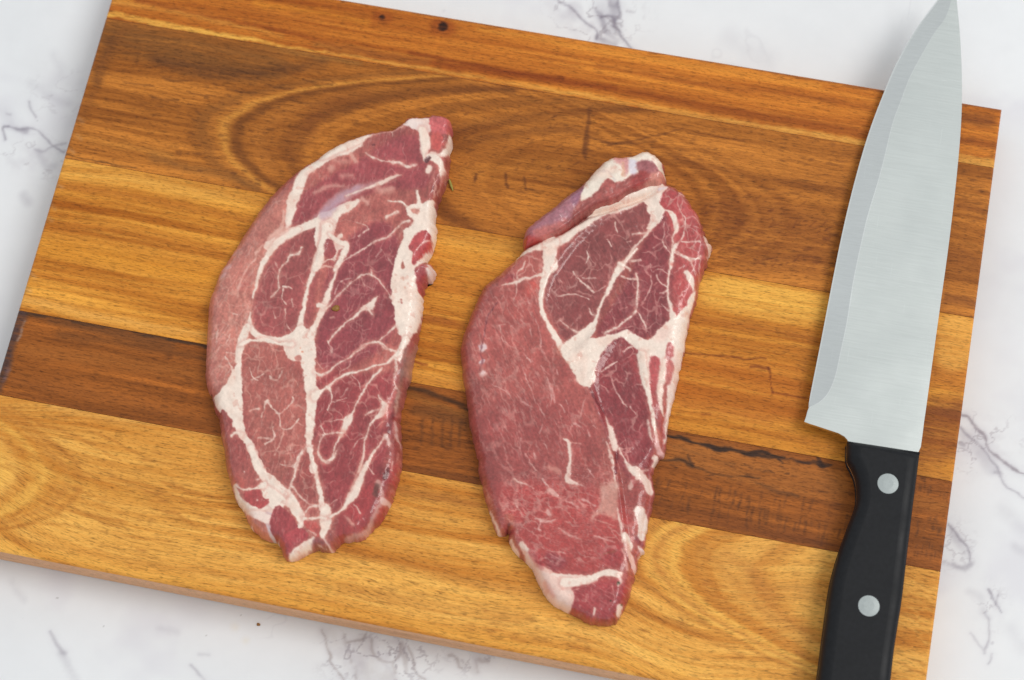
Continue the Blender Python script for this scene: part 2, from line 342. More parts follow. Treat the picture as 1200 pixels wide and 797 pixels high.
#@@BOARD
# ------------------------------------------------------------------ the cutting board: five glued planks
BW, BH = 0.420, 0.2883
def honey(c):
    l = c[:, :3] @ np.array([.3, .6, .1]); c[:, :3] = np.clip(l[:, None]+(c[:, :3]-l[:, None])*1.02, 0.004, 1)*np.array([1.02, 0.985, 1.03]); return c
def build_board():
    board = tag(empty('cutting_board', (0, 0, 0)), 'rectangular acacia wood cutting board of five glued planks on the marble', 'cutting board')
    top, bot = BH/2, -BH/2
    ys = [top]+[float(np.mean([unproj(*q, BT)[1] for q in pr])) for pr in
          (((125,19),(1163,199)), ((75,183),(830,322),(1140,370)), ((22,361),(240,405),(480,449)), ((0,465),(470,550),(765,605)))]+[bot]
    base = [((144,72,22),(216,136,52)), ((126,70,24),(204,130,54)), ((160,90,26),(236,168,70)), ((104,56,20),(178,104,42)), ((188,118,44),(240,184,92))]
    step = 0.00056
    for pi in range(5):
        y1, y0 = ys[pi], ys[pi+1]
        gap = 0.00012
        a, b = y0+(gap if pi < 4 else 0), y1-(gap if pi > 0 else 0)
        nx = int(BW/step)+1; ny = int((b-a)/step)+2
        gx = np.linspace(-BW/2, BW/2, nx); gy = np.linspace(a, b, ny)
        X, Y = np.meshgrid(gx, gy); x = X.ravel(); y = Y.ravel(); px, py = toplan(x, y, BT)
        u = x*1000; v = y*1000
        amp = [2.0, 4.5, 2.0, 2.0, 4.0][pi]
        vw = v+amp*(fbm(u/75, v/26, 40+pi, 2)-0.5)*2+0.7*(fbm(u/16, v/6, 60+pi, 3)-0.5)
        if pi == 4:                                     # grain sweeping round at the left end and the chevrons on the right
            vw = vw+26*np.exp(-((u+232)/46.)**2)*np.tanh((v+92)/22.)
            vw = vw+(u-75)*0.30*np.exp(-((u-95)/40.)**2)
        t = 0.45*fbm(u*0.005, vw*0.13, 70+pi, 3)+0.35*fbm(u*0.012, vw*0.5, 80+pi, 4)+0.20*fbm(u*0.05, vw*1.6, 85+pi, 3)
        t = np.clip((t-0.5)*2.4+0.53, 0, 1)
        d, l = rgb(base[pi][0]), rgb(base[pi][1])
        flk = np.clip(3.2*(fbm(u*0.22, vw*1.25, 105+pi, 3)-0.57), 0, 1)*(0.45 if pi in (1, 3) else 0.25); flk = flk*sstep(.35, .6, fbm(u*.03, vw*.12, 109+pi, 2))
        # cathedral figure: growth rings cut as nested parabolas with their apex at (ax, ay), opening along the plank
        rings = []
        for (ax, ay, kk, sg, reach) in {1: [(257,152,.045,1,150), (905,262,.05,-1,60)], 4: [(785,652,.055,1,80), (52,566,.05,-1,70)]}.get(pi, []):
            a0 = unproj(ax, ay, BT)*1000
            sr = sg*(u-a0[0])-kk*(v-a0[1])**2+5*(fbm(u/14, v/7, 44+pi, 3)-0.5)+2*(fbm(u/3, v/1.5, 46+pi, 2)-0.5)
            inf = sstep(-26, -6, sr)*(1-sstep(reach*.7, reach, sr)); rings.append((sr, inf))
            tr = np.clip(0.5+2.0*(fbm(sr*0.13+ax, sr*0, 48+pi, 3)-0.5)+1.1*(fbm(u*0.02, vw*0.9, 49+pi, 3)-0.5), 0, 1)
            t = t*(1-0.6*inf)+0.6*inf*tr
            vw = vw+inf*(-0.5*kk*(v-a0[1])*np.abs(v-a0[1])*0.0)
        c = d*(1-t[:, None])+l*t[:, None]
        c = c*(1-flk[:, None])+rgb((74,40,20))*flk[:, None]
        p = Paint(px, py, c, warp=2.2, wl=14, seed=90+pi)
        p.mod = np.clip(0.15+1.5*fbm(u*0.035, vw*0.9, 95+pi, 3)+0.5*(fbm(u*.4, vw*2, 97+pi, 2)-.5), 0, 1); p.jit = 2.2*(fbm(u*0.06, vw*1.1, 99+pi, 3)-0.5)
        S = p.stroke; P = p.poly
        def band(k, centre, width, cc, al):
            sr, inf = rings[k]; m = np.exp(-((sr-centre)/width)**2)*al*np.clip(p.mod*1.15, 0, 1)*sstep(-40, -20, sr); p.c = p.c*(1-m[:, None])+rgb(cc)*m[:, None]
        if pi == 1:
            band(0, 1, 3.0, (214,150,66), .65); band(0, 8, 4.0, (96,54,24), .62); band(0, 20, 5, (186,118,52), .5); band(0, 34, 6, (112,62,26), .6); band(0, 62, 7, (186,116,46), .45); band(0, 92, 8, (106,58,24), .6); band(0, 118, 6, (176,108,44), .5)
            band(0, -9, 4, (120,74,34), .5)
        if pi == 4:
            band(0, 1, 3.0, (242,190,92), .6); band(0, -11, 2.5, (240,188,90), .42); band(0, -6, 2.2, (176,114,50), .5); band(0, -17, 2, (168,108,48), .45); band(0, 12, 5, (190,128,58), .38); band(0, 24, 4, (216,158,78), .35); band(0, 36, 6, (182,120,56), .35)
            band(1, 2, 4, (238,186,88), .5); band(1, 12, 2.5, (180,114,46), .35); band(1, 20, 3, (232,178,84), .5); band(1, -9, 2, (184,120,52), .5); band(1, -16, 2, (178,114,48), .45)
        if pi == 0:
            S([(125,15),(180,27),(248,39),(300,48),(380,62)], [7,7,6,4,2], rgb((236,182,84)), .9, 2)
            S([(380,61),(470,76),(560,91),(640,104),(760,125),(860,144),(960,161),(1020,170),(1165,193)], [2,3,3,4,6,9,11,12,13], rgb((226,170,82)), .75, 3)
            S([(130,2),(200,12),(260,26),(330,42)], [6,7,6,3], rgb((212,150,68)), .7, 4)
            S([(160,0),(240,18),(330,36),(420,60),(520,76),(620,90),(720,104)], [5,4,4,5,7,8,6], rgb((128,58,20)), .65, 3)
            S([(480,62),(560,78),(660,92)], 4, rgb((112,48,18)), .5, 2)
            S([(740,108),(830,126),(930,142),(1020,156)], [8,10,12,10], rgb((134,68,24)), .6, 6)
            S([(700,76),(820,98),(930,112),(1020,126)], [4,6,6,4], rgb((132,66,24)), .5, 4)
            S([(560,34),(700,58),(820,78),(960,100)], 5, rgb((208,140,56)), .5, 3)
            S([(1128,138),(1160,142)], 14, rgb((96,50,24)), .6, 6); S([(1125,165),(1168,172)], 8, rgb((120,62,24)), .5, 4)
            S([(300,4),(380,14),(430,26)], 8, rgb((214,140,48)), .5, 5)
            for kx, ky, r in ((448,20.5,3.6), (519,31.5,5.6)):
                S([(kx-7,ky-1),(kx+6,ky+1)], r*3.0, rgb((146,72,26)), .8, 5); S([(kx,ky)], r*2, rgb((44,22,14)), .95, 1.6)
            S([(370,52),(440,63),(500,72)], 8, rgb((150,104,52)), .35, 4)
            S([(400,1),(800,67),(1172,130)], 2.4, rgb((110,64,34)), .6, 1)
        if pi == 1:
            P([(122,24),(190,35),(270,52),(330,66),(330,92),(240,88),(160,66),(116,50)], rgb((112,72,36)), .7, 12)
            S([(180,70),(240,84),(300,86),(380,72)], [10,14,12,8], rgb((84,50,28)), .6, 7); S([(130,48),(112,95)], 12, rgb((92,56,30)), .6, 7)
            S([(255,30),(330,58),(420,74)], 7, rgb((150,106,54)), .5, 5)
            S([(150,30),(130,60),(108,110),(92,150)], 9, rgb((128,76,34)), .5, 6)
            for q in range(16):
                xx = 130+q*15; yy = 44+((q*37) % 60)+xx*0.10
                S([(xx,yy),(xx+16,yy+4),(xx+34,yy+5)], 1.8, rgb((80,46,24)), .5, 1)
            S([(430,110),(390,122),(366,140),(360,165)], [10,16,18,12], rgb((118,66,30)), .5, 9)
            S([(180,185),(220,196),(260,205),(300,218)], 9, rgb((124,82,42)), .5, 6); S([(90,160),(140,170),(200,182)], 8, rgb((196,132,58)), .5, 6)
            S([(520,178),(560,165),(610,155),(660,152),(700,156)], [8,10,9,8,5], rgb((112,64,28)), .55, 5)
            S([(510,128),(580,122),(660,120),(740,128)], [10,9,8,8], rgb((122,72,32)), .5, 6)
            S([(400,130),(450,112),(520,104),(600,106)], [8,9,8,5], rgb((108,62,28)), .5, 5)
            S([(545,205),(600,196),(660,196)], 16, rgb((190,122,50)), .5, 9); S([(520,150),(600,140),(690,138)], 8, rgb((184,118,52)), .45, 6)
            S([(690,128),(689,150),(686,170),(686,185)], [4,5,7,3], rgb((88,48,24)), .65, 2)
            S([(690,160),(720,168),(760,160),(800,150)], [3,2.5,2,1.5], rgb((88,48,24)), .6, 1.2); S([(712,170),(770,165)], 1.8, rgb((96,54,26)), .6, 1)
            S([(557,212),(559,205)], 4, rgb((92,50,24)), .7, 1.6); S([(592,203),(593,214),(595,219)], 3, rgb((92,50,24)), .7, 1.4); S([(614,208),(616,222)], 2.6, rgb((96,54,26)), .7, 1.4)
            S([(780,135),(840,150),(920,165),(1000,182)], 12, rgb((190,120,48)), .4, 8); S([(800,175),(880,190),(960,205)], 10, rgb((180,112,46)), .4, 7)
            S([(790,185),(850,200),(930,215),(990,222)], 6, rgb((116,64,26)), .4, 4)
            P([(835,235),(880,228),(930,240),(965,265),(960,318),(900,318),(850,300)], rgb((126,70,30)), .45, 16)
            rr = np.random.RandomState(5)
            for q in range(150):
                xx = rr.uniform(812, 985); yy = 200+(xx-812)*0.16+rr.uniform(20, 100); ang = rr.normal(0.1 if xx < 900 else -0.35, 0.35); L = rr.uniform(3, 11)
                S([(xx,yy),(xx+L*math.cos(ang),yy+L*math.sin(ang))], rr.uniform(.9, 2.2), rgb((92,46,22)), rr.uniform(.2, .55), 1)
            for q in range(110):
                xx = rr.uniform(200, 350); yy = 90+rr.uniform(0, 130); L = rr.uniform(2, 6)
                S([(xx,yy),(xx+L,yy+L*.35)], rr.uniform(1, 2), rgb((86,50,26)), rr.uniform(.25, .6), .9)
            for q in range(90):
                xx = rr.uniform(530, 700); yy = 130+rr.uniform(0, 75); L = rr.uniform(2, 6)
                S([(xx,yy),(xx+L,yy-L*.3)], rr.uniform(1, 2), rgb((92,50,24)), rr.uniform(.2, .5), .9)
            S([(1125,240),(1160,250)], 8, rgb((110,58,24)), .5, 5); S([(1112,300),(1150,310)], 18, rgb((128,72,32)), .5, 9); S([(1110,350),(1145,356)], 9, rgb((108,58,26)), .5, 4)
            S([(75,182),(110,189),(160,198)], [1.6,1.6,.6], rgb((60,40,24)), .8, .8)
        if pi == 2:
            P([(76,186),(310,230),(330,245),(200,228),(66,206)], rgb((226,170,82)), .6, 8); S([(62,216),(160,232),(260,252),(310,262)], 6, rgb((168,98,38)), .5, 5)
            S([(52,262),(150,276),(260,296)], [16,14,12], rgb((160,90,30)), .55, 7); S([(48,290),(150,306),(250,326)], 18, rgb((206,134,44)), .6, 10)
            S([(36,318),(140,338),(244,358)], 10, rgb((186,112,38)), .5, 6); S([(28,352),(130,374),(240,394)], [12,12,10], rgb((228,168,84)), .75, 5)
            S([(505,272),(560,284),(625,295)], 16, rgb((214,156,72)), .6, 8); S([(500,330),(545,340),(570,345)], 22, rgb((178,104,36)), .55, 10)
            S([(495,372),(545,382)], [10,8], rgb((130,62,24)), .55, 5); S([(490,402),(540,410)], 14, rgb((186,112,40)), .5, 8); S([(482,424),(500,428)], 2.5, rgb((104,36,16)), .7, 1.2)
            S([(484,438),(545,452)], 12, rgb((208,142,64)), .6, 6)
            P([(826,322),(966,346),(960,378),(900,372),(820,352)], rgb((234,180,82)), .75, 7); S([(815,356),(900,368),(962,380)], 7, rgb((204,142,60)), .5, 4)
            S([(812,372),(890,384),(958,396)], 8, rgb((172,104,42)), .45, 6); S([(808,394),(880,404),(950,414)], 9, rgb((190,120,46)), .5, 7)
            P([(800,415),(900,424),(950,440),(944,495),(860,485),(792,470)], rgb((184,106,38)), .6, 12)
            S([(801,414),(840,417),(872,421),(897,420)], 2.0, rgb((98,44,18)), .8, 1); S([(880,429),(900,431)], 3, rgb((110,52,22)), .6, 1.4)
            S([(900,430),(903,440),(906,461)], 1.7, rgb((98,44,18)), .8, .9); S([(906,461),(925,463),(944,466)], 2, rgb((110,50,20)), .6, 1.2); S([(822,485),(832,486)], 3, rgb((110,52,22)), .5, 1.5)
            S([(785,492),(860,508),(930,524),(990,540)], 12, rgb((214,144,54)), .55, 6); S([(800,475),(900,492)], 12, rgb((170,98,38)), .45, 7)
            S([(945,500),(990,518)], 12, rgb((190,120,46)), .4, 8)
            P([(1104,372),(1139,376),(1132,432),(1098,428)], rgb((226,166,80)), .75, 7); S([(1095,440),(1130,448)], 20, rgb((176,104,40)), .6, 9)
            S([(1088,492),(1124,486)], 36, rgb((112,58,28)), .75, 14); S([(1080,530),(1116,524)], 30, rgb((128,68,30)), .6, 12); S([(1078,556),(1110,562)], 10, rgb((150,86,38)), .5, 6)
        if pi == 3:
            S([(22,365),(60,371),(120,382),(180,394),(242,406)], [6,5,4,4,4], rgb((56,42,34)), .85, 1.6)
            S([(60,376),(120,388),(200,404)], [8,9,8], rgb((96,62,38)), .5, 6); S([(70,392),(150,404),(240,420)], 9, rgb((92,56,30)), .5, 6)
            P([(22,365),(30,372),(20,400),(8,440),(0,462),(-20,470),(-5,420)], rgb((72,54,54)), .85, 4)
            S([(28,376),(24,392),(20,400)], [2,2.6,1.6], rgb((170,150,140)), .5, 1); S([(10,432),(4,446)], [5,4], rgb((120,96,100)), .5, 2)
            S([(28,410),(140,424),(240,440)], 14, rgb((172,106,48)), .5, 8); S([(20,446),(120,464),(250,494)], 16, rgb((150,88,40)), .5, 9)
            S([(470,452),(500,460),(530,470),(548,480)], [4,5,5,6], rgb((52,34,22)), .75, 2); S([(478,462),(510,474),(545,486)], 7, rgb((150,98,44)), .6, 4)
            S([(488,480),(520,486),(548,496)], [12,16,14], rgb((100,62,32)), .55, 7)
            for xx in (496, 508, 520, 531, 541): S([(xx,492),(xx-2,505),(xx-3,522)], 3, rgb((78,48,28)), .4, 2)
            P([(780,512),(960,548),(990,556),(985,585),(900,575),(800,545),(775,535)], rgb((172,108,50)), .6, 8)
            S([(781,510),(800,514),(815,520),(830,523),(845,526),(858,528),(875,532),(893,531),(905,535),(920,537)], [3,4.5,3,6,8,3,6,9,5,2], rgb((46,32,26)), .92, 1.3)
            S([(905,534),(918,543)], [4,1], rgb((46,32,26)), .9, 1); S([(915,537),(940,541),(955,542),(963,546),(975,544)], [2,2.5,5,7,1.5], rgb((50,34,28)), .9, 1.2); S([(958,532),(964,545)], 5, rgb((50,34,28)), .9, 1.2)
            S([(772,538),(800,540),(810,546),(840,556),(890,560)], [2,3.5,3,2,1.5], rgb((66,44,28)), .8, 1.2); S([(806,534),(812,547)], 4, rgb((60,40,28)), .7, 1.5); S([(885,565),(905,574),(935,582)], [2,4,3], rgb((76,50,32)), .55, 2)
            S([(786,520),(820,534),(860,545)], 3, rgb((120,76,38)), .6, 2); S([(770,590),(850,608),(960,634)], 12, rgb((120,66,30)), .5, 8)
            rr = np.random.RandomState(8)
            for q in range(70):
                xx = rr.uniform(768, 1000); yy = 560+(xx-768)*0.17+rr.uniform(-8, 30); L = rr.uniform(6, 22)
                S([(xx,yy),(xx-1-rr.uniform(0,3),yy+L)], rr.uniform(1.2, 3), rgb((84,50,28)), rr.uniform(.25, .55), 1.3)
            for q in range(40):
                xx = rr.uniform(785, 960); yy = 525+(xx-785)*0.16+rr.uniform(0, 26); L = rr.uniform(3, 12)
                S([(xx,yy),(xx+L,yy+L*rr.uniform(-.1,.6))], rr.uniform(.9, 1.8), rgb((74,44,24)), rr.uniform(.3, .7), .8)
            for q in range(40):
                xx = rr.uniform(1070, 1108); yy = rr.choice([565, 612, 640])+rr.uniform(-6, 14); S([(xx,yy),(xx-1,yy+rr.uniform(3,9))], 1.6, rgb((92,56,30)), rr.uniform(.3,.6), 1)
            S([(1072,588),(1104,594)], 14, rgb((186,116,50)), .6, 6); S([(1066,645),(1100,652)], 12, rgb((124,70,32)), .5, 6)
            S([(0,458),(120,482),(260,508)], 4, rgb((112,62,28)), .4, 3); S([(470,546),(560,562)], 5, rgb((96,54,26)), .5, 3); S([(770,602),(980,640)], 5, rgb((104,56,26)), .5, 3)
        if pi == 4:
            br = rgb((168,104,42)); yl = rgb((234,180,86))
            for pts, w in (([(4,478),(30,500),(60,520),(100,545)], 4), ([(10,476),(50,498),(90,512),(140,540)], 4), ([(0,515),(40,535),(60,550)], 4), ([(0,545),(18,555),(30,572)], 3.5),
                           ([(105,505),(125,512),(170,535),(240,555)], 3), ([(130,560),(170,570),(230,590)], 3), ([(190,565),(210,572),(260,584)], 5), ([(180,595),(210,605),(230,618)], 4),
                           ([(0,620),(40,614),(80,616),(130,626),(200,634)], 3), ([(60,590),(110,606),(150,612)], 3), ([(16,604),(24,598)], 5)):
                S(pts, [w*.5, w, w*.5], br, .55, 2)
            S([(0,560),(30,545),(60,555),(100,568),(170,585)], [14,14,12,10,8], yl, .5, 8); S([(0,600),(20,585),(35,575)], 10, yl, .5, 6); S([(60,475),(130,490),(200,498),(250,510)], 8, rgb((224,168,88)), .6, 5)
            S([(400,560),(470,575),(560,592)], 10, rgb((168,108,48)), .4, 8); S([(380,640),(470,660),(600,690),(660,700)], 10, rgb((170,106,46)), .5, 8); S([(470,575),(560,590)], 8, rgb((160,100,44)), .5, 5)
            S([(420,620),(520,640),(590,660)], 12, rgb((224,164,76)), .5, 8); S([(400,690),(500,710),(620,728)], 12, rgb((172,110,48)), .45, 8)
            S([(0,640),(200,678),(400,716),(600,754),(800,790)], 10, rgb((228,168,74)), .5, 6); S([(0,630),(150,656),(300,680)], 4, rgb((180,118,50)), .4, 3)
            S([(820,640),(860,680),(900,720),(950,748)], 10, rgb((186,124,56)), .5, 7); S([(850,650),(880,670),(905,700)], 14, rgb((182,120,56)), .5, 9)
            S([(740,715),(800,735),(870,768)], 6, rgb((166,106,46)), .5, 4); S([(740,760),(830,790)], 6, yl, .5, 4); S([(920,690),(960,700),(980,735)], 14, rgb((196,136,66)), .4, 9); S([(938,770),(965,773)], 3, rgb((150,92,40)), .6, 1.6)
            rr = np.random.RandomState(11)
            for q in range(110):
                xx = rr.uniform(1050, 1098); yy = rr.uniform(672, 830); S([(xx,yy),(xx+rr.uniform(8,22),yy+rr.uniform(4,10))], 1.6, rgb((176,112,46)) if q % 2 else rgb((232,178,90)), .5, 1)
            for q in range(170):
                xx = rr.uniform(0, 960); yy = 480+xx*0.185+rr.uniform(10, 165); L = rr.uniform(6, 26); sl = 0.5 if xx < 90 else rr.uniform(.1, .32)
                S([(xx,yy),(xx+L/2,yy+L*sl*.5),(xx+L,yy+L*sl)], [.7, rr.uniform(1, 2.4), .7], rgb((160,98,42)), rr.uniform(.25, .6), 1)
        # pale bruises where the left rim is worn
        if pi in (1, 2):
            for q in ((92,140),(88,160),(80,176),(66,216),(58,240),(54,254),(34,320),(30,338)):
                S([(q[0]+2,q[1]),(q[0]+6,q[1]+4)], 4, rgb((186,160,140)), .3, 3)
        # relief: seams a touch rounded, whole rim eased
        z = np.full(len(x), BT)+0.00006*(fbm(u*0.05, vw*0.8, 33, 3)-0.5)
        e = np.minimum(BW/2-np.abs(x), np.where(pi == 0, top-y, 1)); e = np.minimum(e, np.where(pi == 4, y-bot, 1))
        z -= 0.0010*np.clip(1-e/0.0012, 0, 1)**2
        es = np.minimum(np.where(pi > 0, b-y, 1), np.where(pi < 4, y-a, 1)); z -= 0.00010*np.clip(1-es/0.0004, 0, 1)
        V = np.column_stack([x, y, z]); n = nx
        i = (np.arange(ny-1)[:, None]*n+np.arange(n-1)[None, :]).ravel(); F = [np.column_stack([i, i+1, i+n+1, i+n])]
        C = [p.c]; G = [np.column_stack([u, vw+pi*300, np.zeros(len(u))])]; VV = [V]; off = len(V)
        # the four sides, with their own grain
        loops = [(np.arange(n), (0, -1)), (np.arange(ny)*n+n-1, (1, 0)), ((ny-1)*n+np.arange(n)[::-1], (0, 1)), ((np.arange(ny)*n)[::-1], (-1, 0))]
        for idx, nr in loops:
            K = 7; zz = np.linspace(1, 0, K)
            L = len(idx); top_ = V[idx]
            W = np.repeat(top_[None], K, 0).copy(); W[:, :, 2] = zz[:, None]*(top_[None, :, 2]-0.0)
            W[-1, :, :2] -= np.array(nr)*0.0008; W[-1, :, 2] = 0.0003
            f = (off+np.arange(K-1)[:, None]*L+np.arange(L-1)[None, :]).ravel()
            F.append(np.column_stack([f, f+L, f+L+1, f+1]))
            W = W.reshape(-1, 3); VV.append(W); off += len(W)
            s = W[:, 0]*1000 if nr[0] == 0 else W[:, 1]*1000
            if nr[0] == 0:
                tt = np.clip(fbm(s*.01, W[:, 2]*350, 77+pi, 3), 0, 1)[:, None]; cc = rgb((184,132,88))*(1-tt)+rgb((224,176,130))*tt
                G.append(np.column_stack([s, W[:, 2]*1000+900, np.zeros(len(s))]))
            else:
                tt = np.clip(fbm(s*.2, W[:, 2]*200, 77+pi, 3), 0, 1)[:, None]; cc = (rgb(base[pi][0])*.9)*(1-tt)+rgb(base[pi][1])*.8*tt
                G.append(np.column_stack([W[:, 2]*4000, s, np.zeros(len(s))]))
            C.append(cc)
        mesh_np('plank', np.vstack(VV), np.vstack(F), WOOD, board, False, {'tone': ('FLOAT_COLOR', honey(rgba(np.vstack(C)))), 'grain': ('FLOAT_VECTOR', np.vstack(G))})
build_board()
# ------------------------------------------------------------------ the two pork steaks
def slab(outline, zb, T, rw, plane_out, plane_paint, draw, step=0.8, bulge=None, seed=0, dome=0.0):
    """a slice of meat as a closed body: plan outline drawn on the plane plane_out, rounded over width rw (list per outline point)"""
    O = np.array(outline, float)
    Wd = np.interp(np.linspace(0, 1, len(O)), np.linspace(0, 1, len(rw)), rw) if len(rw) != len(O) else np.array(rw, float)
    Q = catmull(np.column_stack([O, Wd]), 5, True)
    ja = 1.2+1.6*sstep(10, 60, Q[:, 0]-Q[:, 0].mean()-0.15*(450-Q[:, 1]))
    Q[:, 0] += ja*(fbm(Q[:, 0]/4, Q[:, 1]/4, seed+5, 3)-0.5)*2; Q[:, 1] += ja*(fbm(Q[:, 0]/5+20, Q[:, 1]/5, seed+6, 3)-0.5)*2
    x0, y0 = Q[:, :2].min(0)-2*step; x1, y1 = Q[:, :2].max(0)+2*step
    gx = np.arange(x0, x1, step); gy = np.arange(y0, y1, step); nx, ny = len(gx), len(gy)
    X, Y = np.meshgrid(gx, gy); x = X.ravel(); y = Y.ravel()
    sd, qx, qy = sdist(x, y, Q, 40)
    ins = sd > 0
    i = (np.arange(ny-1)[:, None]*nx+np.arange(nx-1)[None, :]).ravel()
    F = np.column_stack([i, i+nx, i+nx+1, i+1])
    F = F[ins[F].any(1)]
    used = np.unique(F); x, y, sd, qx, qy = x[used], y[used], sd[used], qx[used], qy[used]
    mp = np.full(nx*ny, -1); mp[used] = np.arange(len(used)); F = mp[F]
    out = sd <= 0; x = np.where(out, qx, x); y = np.where(out, qy, y); d = np.where(out, 0, sd)
    # local rounding width: nearest outline sample
    r = np.full(len(x), 10.0)
    for s in range(0, len(x), 20000):
        dd = (x[s:s+20000, None]-Q[None, ::3, 0])**2+(y[s:s+20000, None]-Q[None, ::3, 1])**2
        w = 1/(dd+60)**2; r[s:s+20000] = (w*Q[None, ::3, 2]).sum(1)/w.sum(1)
    P3 = unproj(x, y, plane_out)
    px, py = toplan(P3[:, 0], P3[:, 1], plane_paint)
    p = draw(px, py, d)
    t = np.clip(d/r, 0, 1)
    prof = np.sqrt(1-(1-t)**2)
    z = zb+T*prof*(1+0.10*(fbm(px/70, py/70, seed, 3)-0.5))+dome*np.clip(d/38, 0, 1)
    k = sstep(0, 8, d)
    z += k*(p.h*0.00035+0.0006*(fbm(px/14, py/14, seed+1, 3)-0.5)+0.00013*(fbm(px/2.6, py/2.6, seed+2, 2)-0.5))
    if bulge is not None: z += bulge(px, py, d)
    V = np.column_stack([P3[:, 0], P3[:, 1], z])
    return V, F, p
def finish_slab(V, F, p, parent, seed):
    """lean and fat as two parts that share one smooth surface"""
    # bottom: fan over the rim
    E = np.vstack([F[:, [0, 1]], F[:, [1, 2]], F[:, [2, 3]], F[:, [3, 0]]]); key = np.sort(E, 1); key = key[:, 0].astype(np.int64)*len(V)+key[:, 1]
    _, inv, cnt = np.unique(key, return_inverse=True, return_counts=True); rim = E[cnt[inv] == 1]
    nrm = np.zeros_like(V); fn = np.cross(V[F[:, 2]]-V[F[:, 0]], V[F[:, 3]]-V[F[:, 1]])
    for k in range(4): np.add.at(nrm, F[:, k], fn)
    nrm /= np.linalg.norm(nrm, axis=1)[:, None]+1e-20
    isfat = p.fat[F].mean(1) > 0.5
    obs = []
    for nm, sel in (('lean_meat', ~isfat), ('fat_marbling', isfat)):
        f = F[sel]; us = np.unique(f); mp = np.full(len(V), -1); mp[us] = np.arange(len(us))
        v = V[us]; n = nrm[us]; c = p.c[us]; ft = p.fat[us]; f = mp[f]
        o = mesh_np(nm, v, f, MEAT, parent, True, {'tone': ('FLOAT_COLOR', rgba(c)), 'fat': ('FLOAT', ft)})
        o.data.normals_split_custom_set_from_vertices([tuple(q) for q in n.tolist()])
        obs.append(o)
    us = np.unique(rim); mp = np.full(len(V), -1); mp[us] = np.arange(len(us)); vb = np.vstack([V[us], V[us].mean(0)]); R = mp[rim]
    ub = mesh_np('underside', vb, np.column_stack([R[:, 1], R[:, 0], np.full(len(R), len(us))]), MEAT, parent, False,
                 {'tone': ('FLOAT_COLOR', rgba(np.tile(rgb((150,80,82)), (len(vb), 1)))), 'fat': ('FLOAT', np.zeros(len(vb)))})
    return obs
FATC = rgb((242, 221, 206)); PINKF = rgb((232, 184, 168)); SILV = rgb((188, 160, 178))
def lean_base(px, py, seed, c0, c1, ang):
    ca, sa = math.cos(ang), math.sin(ang); u = px*ca+py*sa; v = -px*sa+py*ca
    t = np.clip(0.5+1.6*(fbm(px/45, py/45, seed, 3)-0.5)+0.9*(fbm(u/14, v/3, seed+4, 3)-0.5), 0, 1)[:, None]
    return rgb(c0)*(1-t)+rgb(c1)*t
def fine_marbling(p, px, py, seed, mask, amt=0.45, sc=26):
    """hair-thin branching fat lines between the drawn ones"""
    wx = px+9*(fbm(px/14, py/14, seed, 3)-0.5); wy = py+9*(fbm(px/14+7, py/14, seed+1, 3)-0.5)
    r1 = np.abs(fbm(wx/sc, wy/(sc*1.5), seed+2, 3)-0.5); r2 = np.abs(fbm(wx/(sc*.6), wy/(sc*.9), seed+3, 2)-0.5)
    m = (1-sstep(0.004, 0.022, r1))*sstep(0.42, 0.62, fbm(px/30, py/30, seed+5, 2))+0.7*(1-sstep(0.004, 0.02, r2))*sstep(0.5, 0.66, fbm(px/22, py/22, seed+6, 2))
    m = np.clip(m, 0, 1)*mask*amt*(1-p.fat); p.c = p.c*(1-m[:, None])+rgb((232,190,182))*m[:, None]

def worley(x, y, seed):
    xi = np.floor(x).astype(int); yi = np.floor(y).astype(int); f1 = np.full(len(x), 9.0); f2 = f1.copy()
    for dx in (-1, 0, 1):
        for dy in (-1, 0, 1):
            cx, cy = xi+dx, yi+dy
            d = np.hypot(cx+0.1+0.8*_T[(cx+seed*7) & 511, (cy+seed*13) & 511]-x, cy+0.1+0.8*_T[(cx+seed*29+101) & 511, (cy+seed*5+57) & 511]-y)
            f2 = np.minimum(f2, np.maximum(f1, d)); f1 = np.minimum(f1, d)
    return f2-f1
def cells(p, px, py, seed, sc, zones, amt, ang=0.0, stretch=1.25):
    """the fine net of fat between the fibre bundles, inside drawn muscle zones"""
    wx = px+0.55*sc*(fbm(px/(sc*.8), py/(sc*.8), seed, 3)-0.5)*2; wy = py+0.55*sc*(fbm(px/(sc*.8)+9, py/(sc*.8), seed+1, 3)-0.5)*2
    ca, sa = math.cos(ang), math.sin(ang)
    e = worley((wx*ca-wy*sa)/sc, (wx*sa+wy*ca)/(sc*stretch), seed)*sc*0.5
    th = 0.35+1.0*np.clip(2.2*(fbm(px/9, py/9, seed+2, 2)-0.35), 0, 1)
    m = (1-sstep(th*.4, th+0.7, e))*sstep(.36, .58, fbm(px/17, py/17, seed+3, 2))
    z = np.zeros(len(px))
    for q in zones: z = np.maximum(z, sstep(-4, 6, sdist(px, py, catmull(q, 4, True), 12)[0]))
    m = m*z*amt*(1-p.fat); p.c = p.c*(1-m[:, None])+rgb((236,198,184))*m[:, None]; p.h += 0.2*m
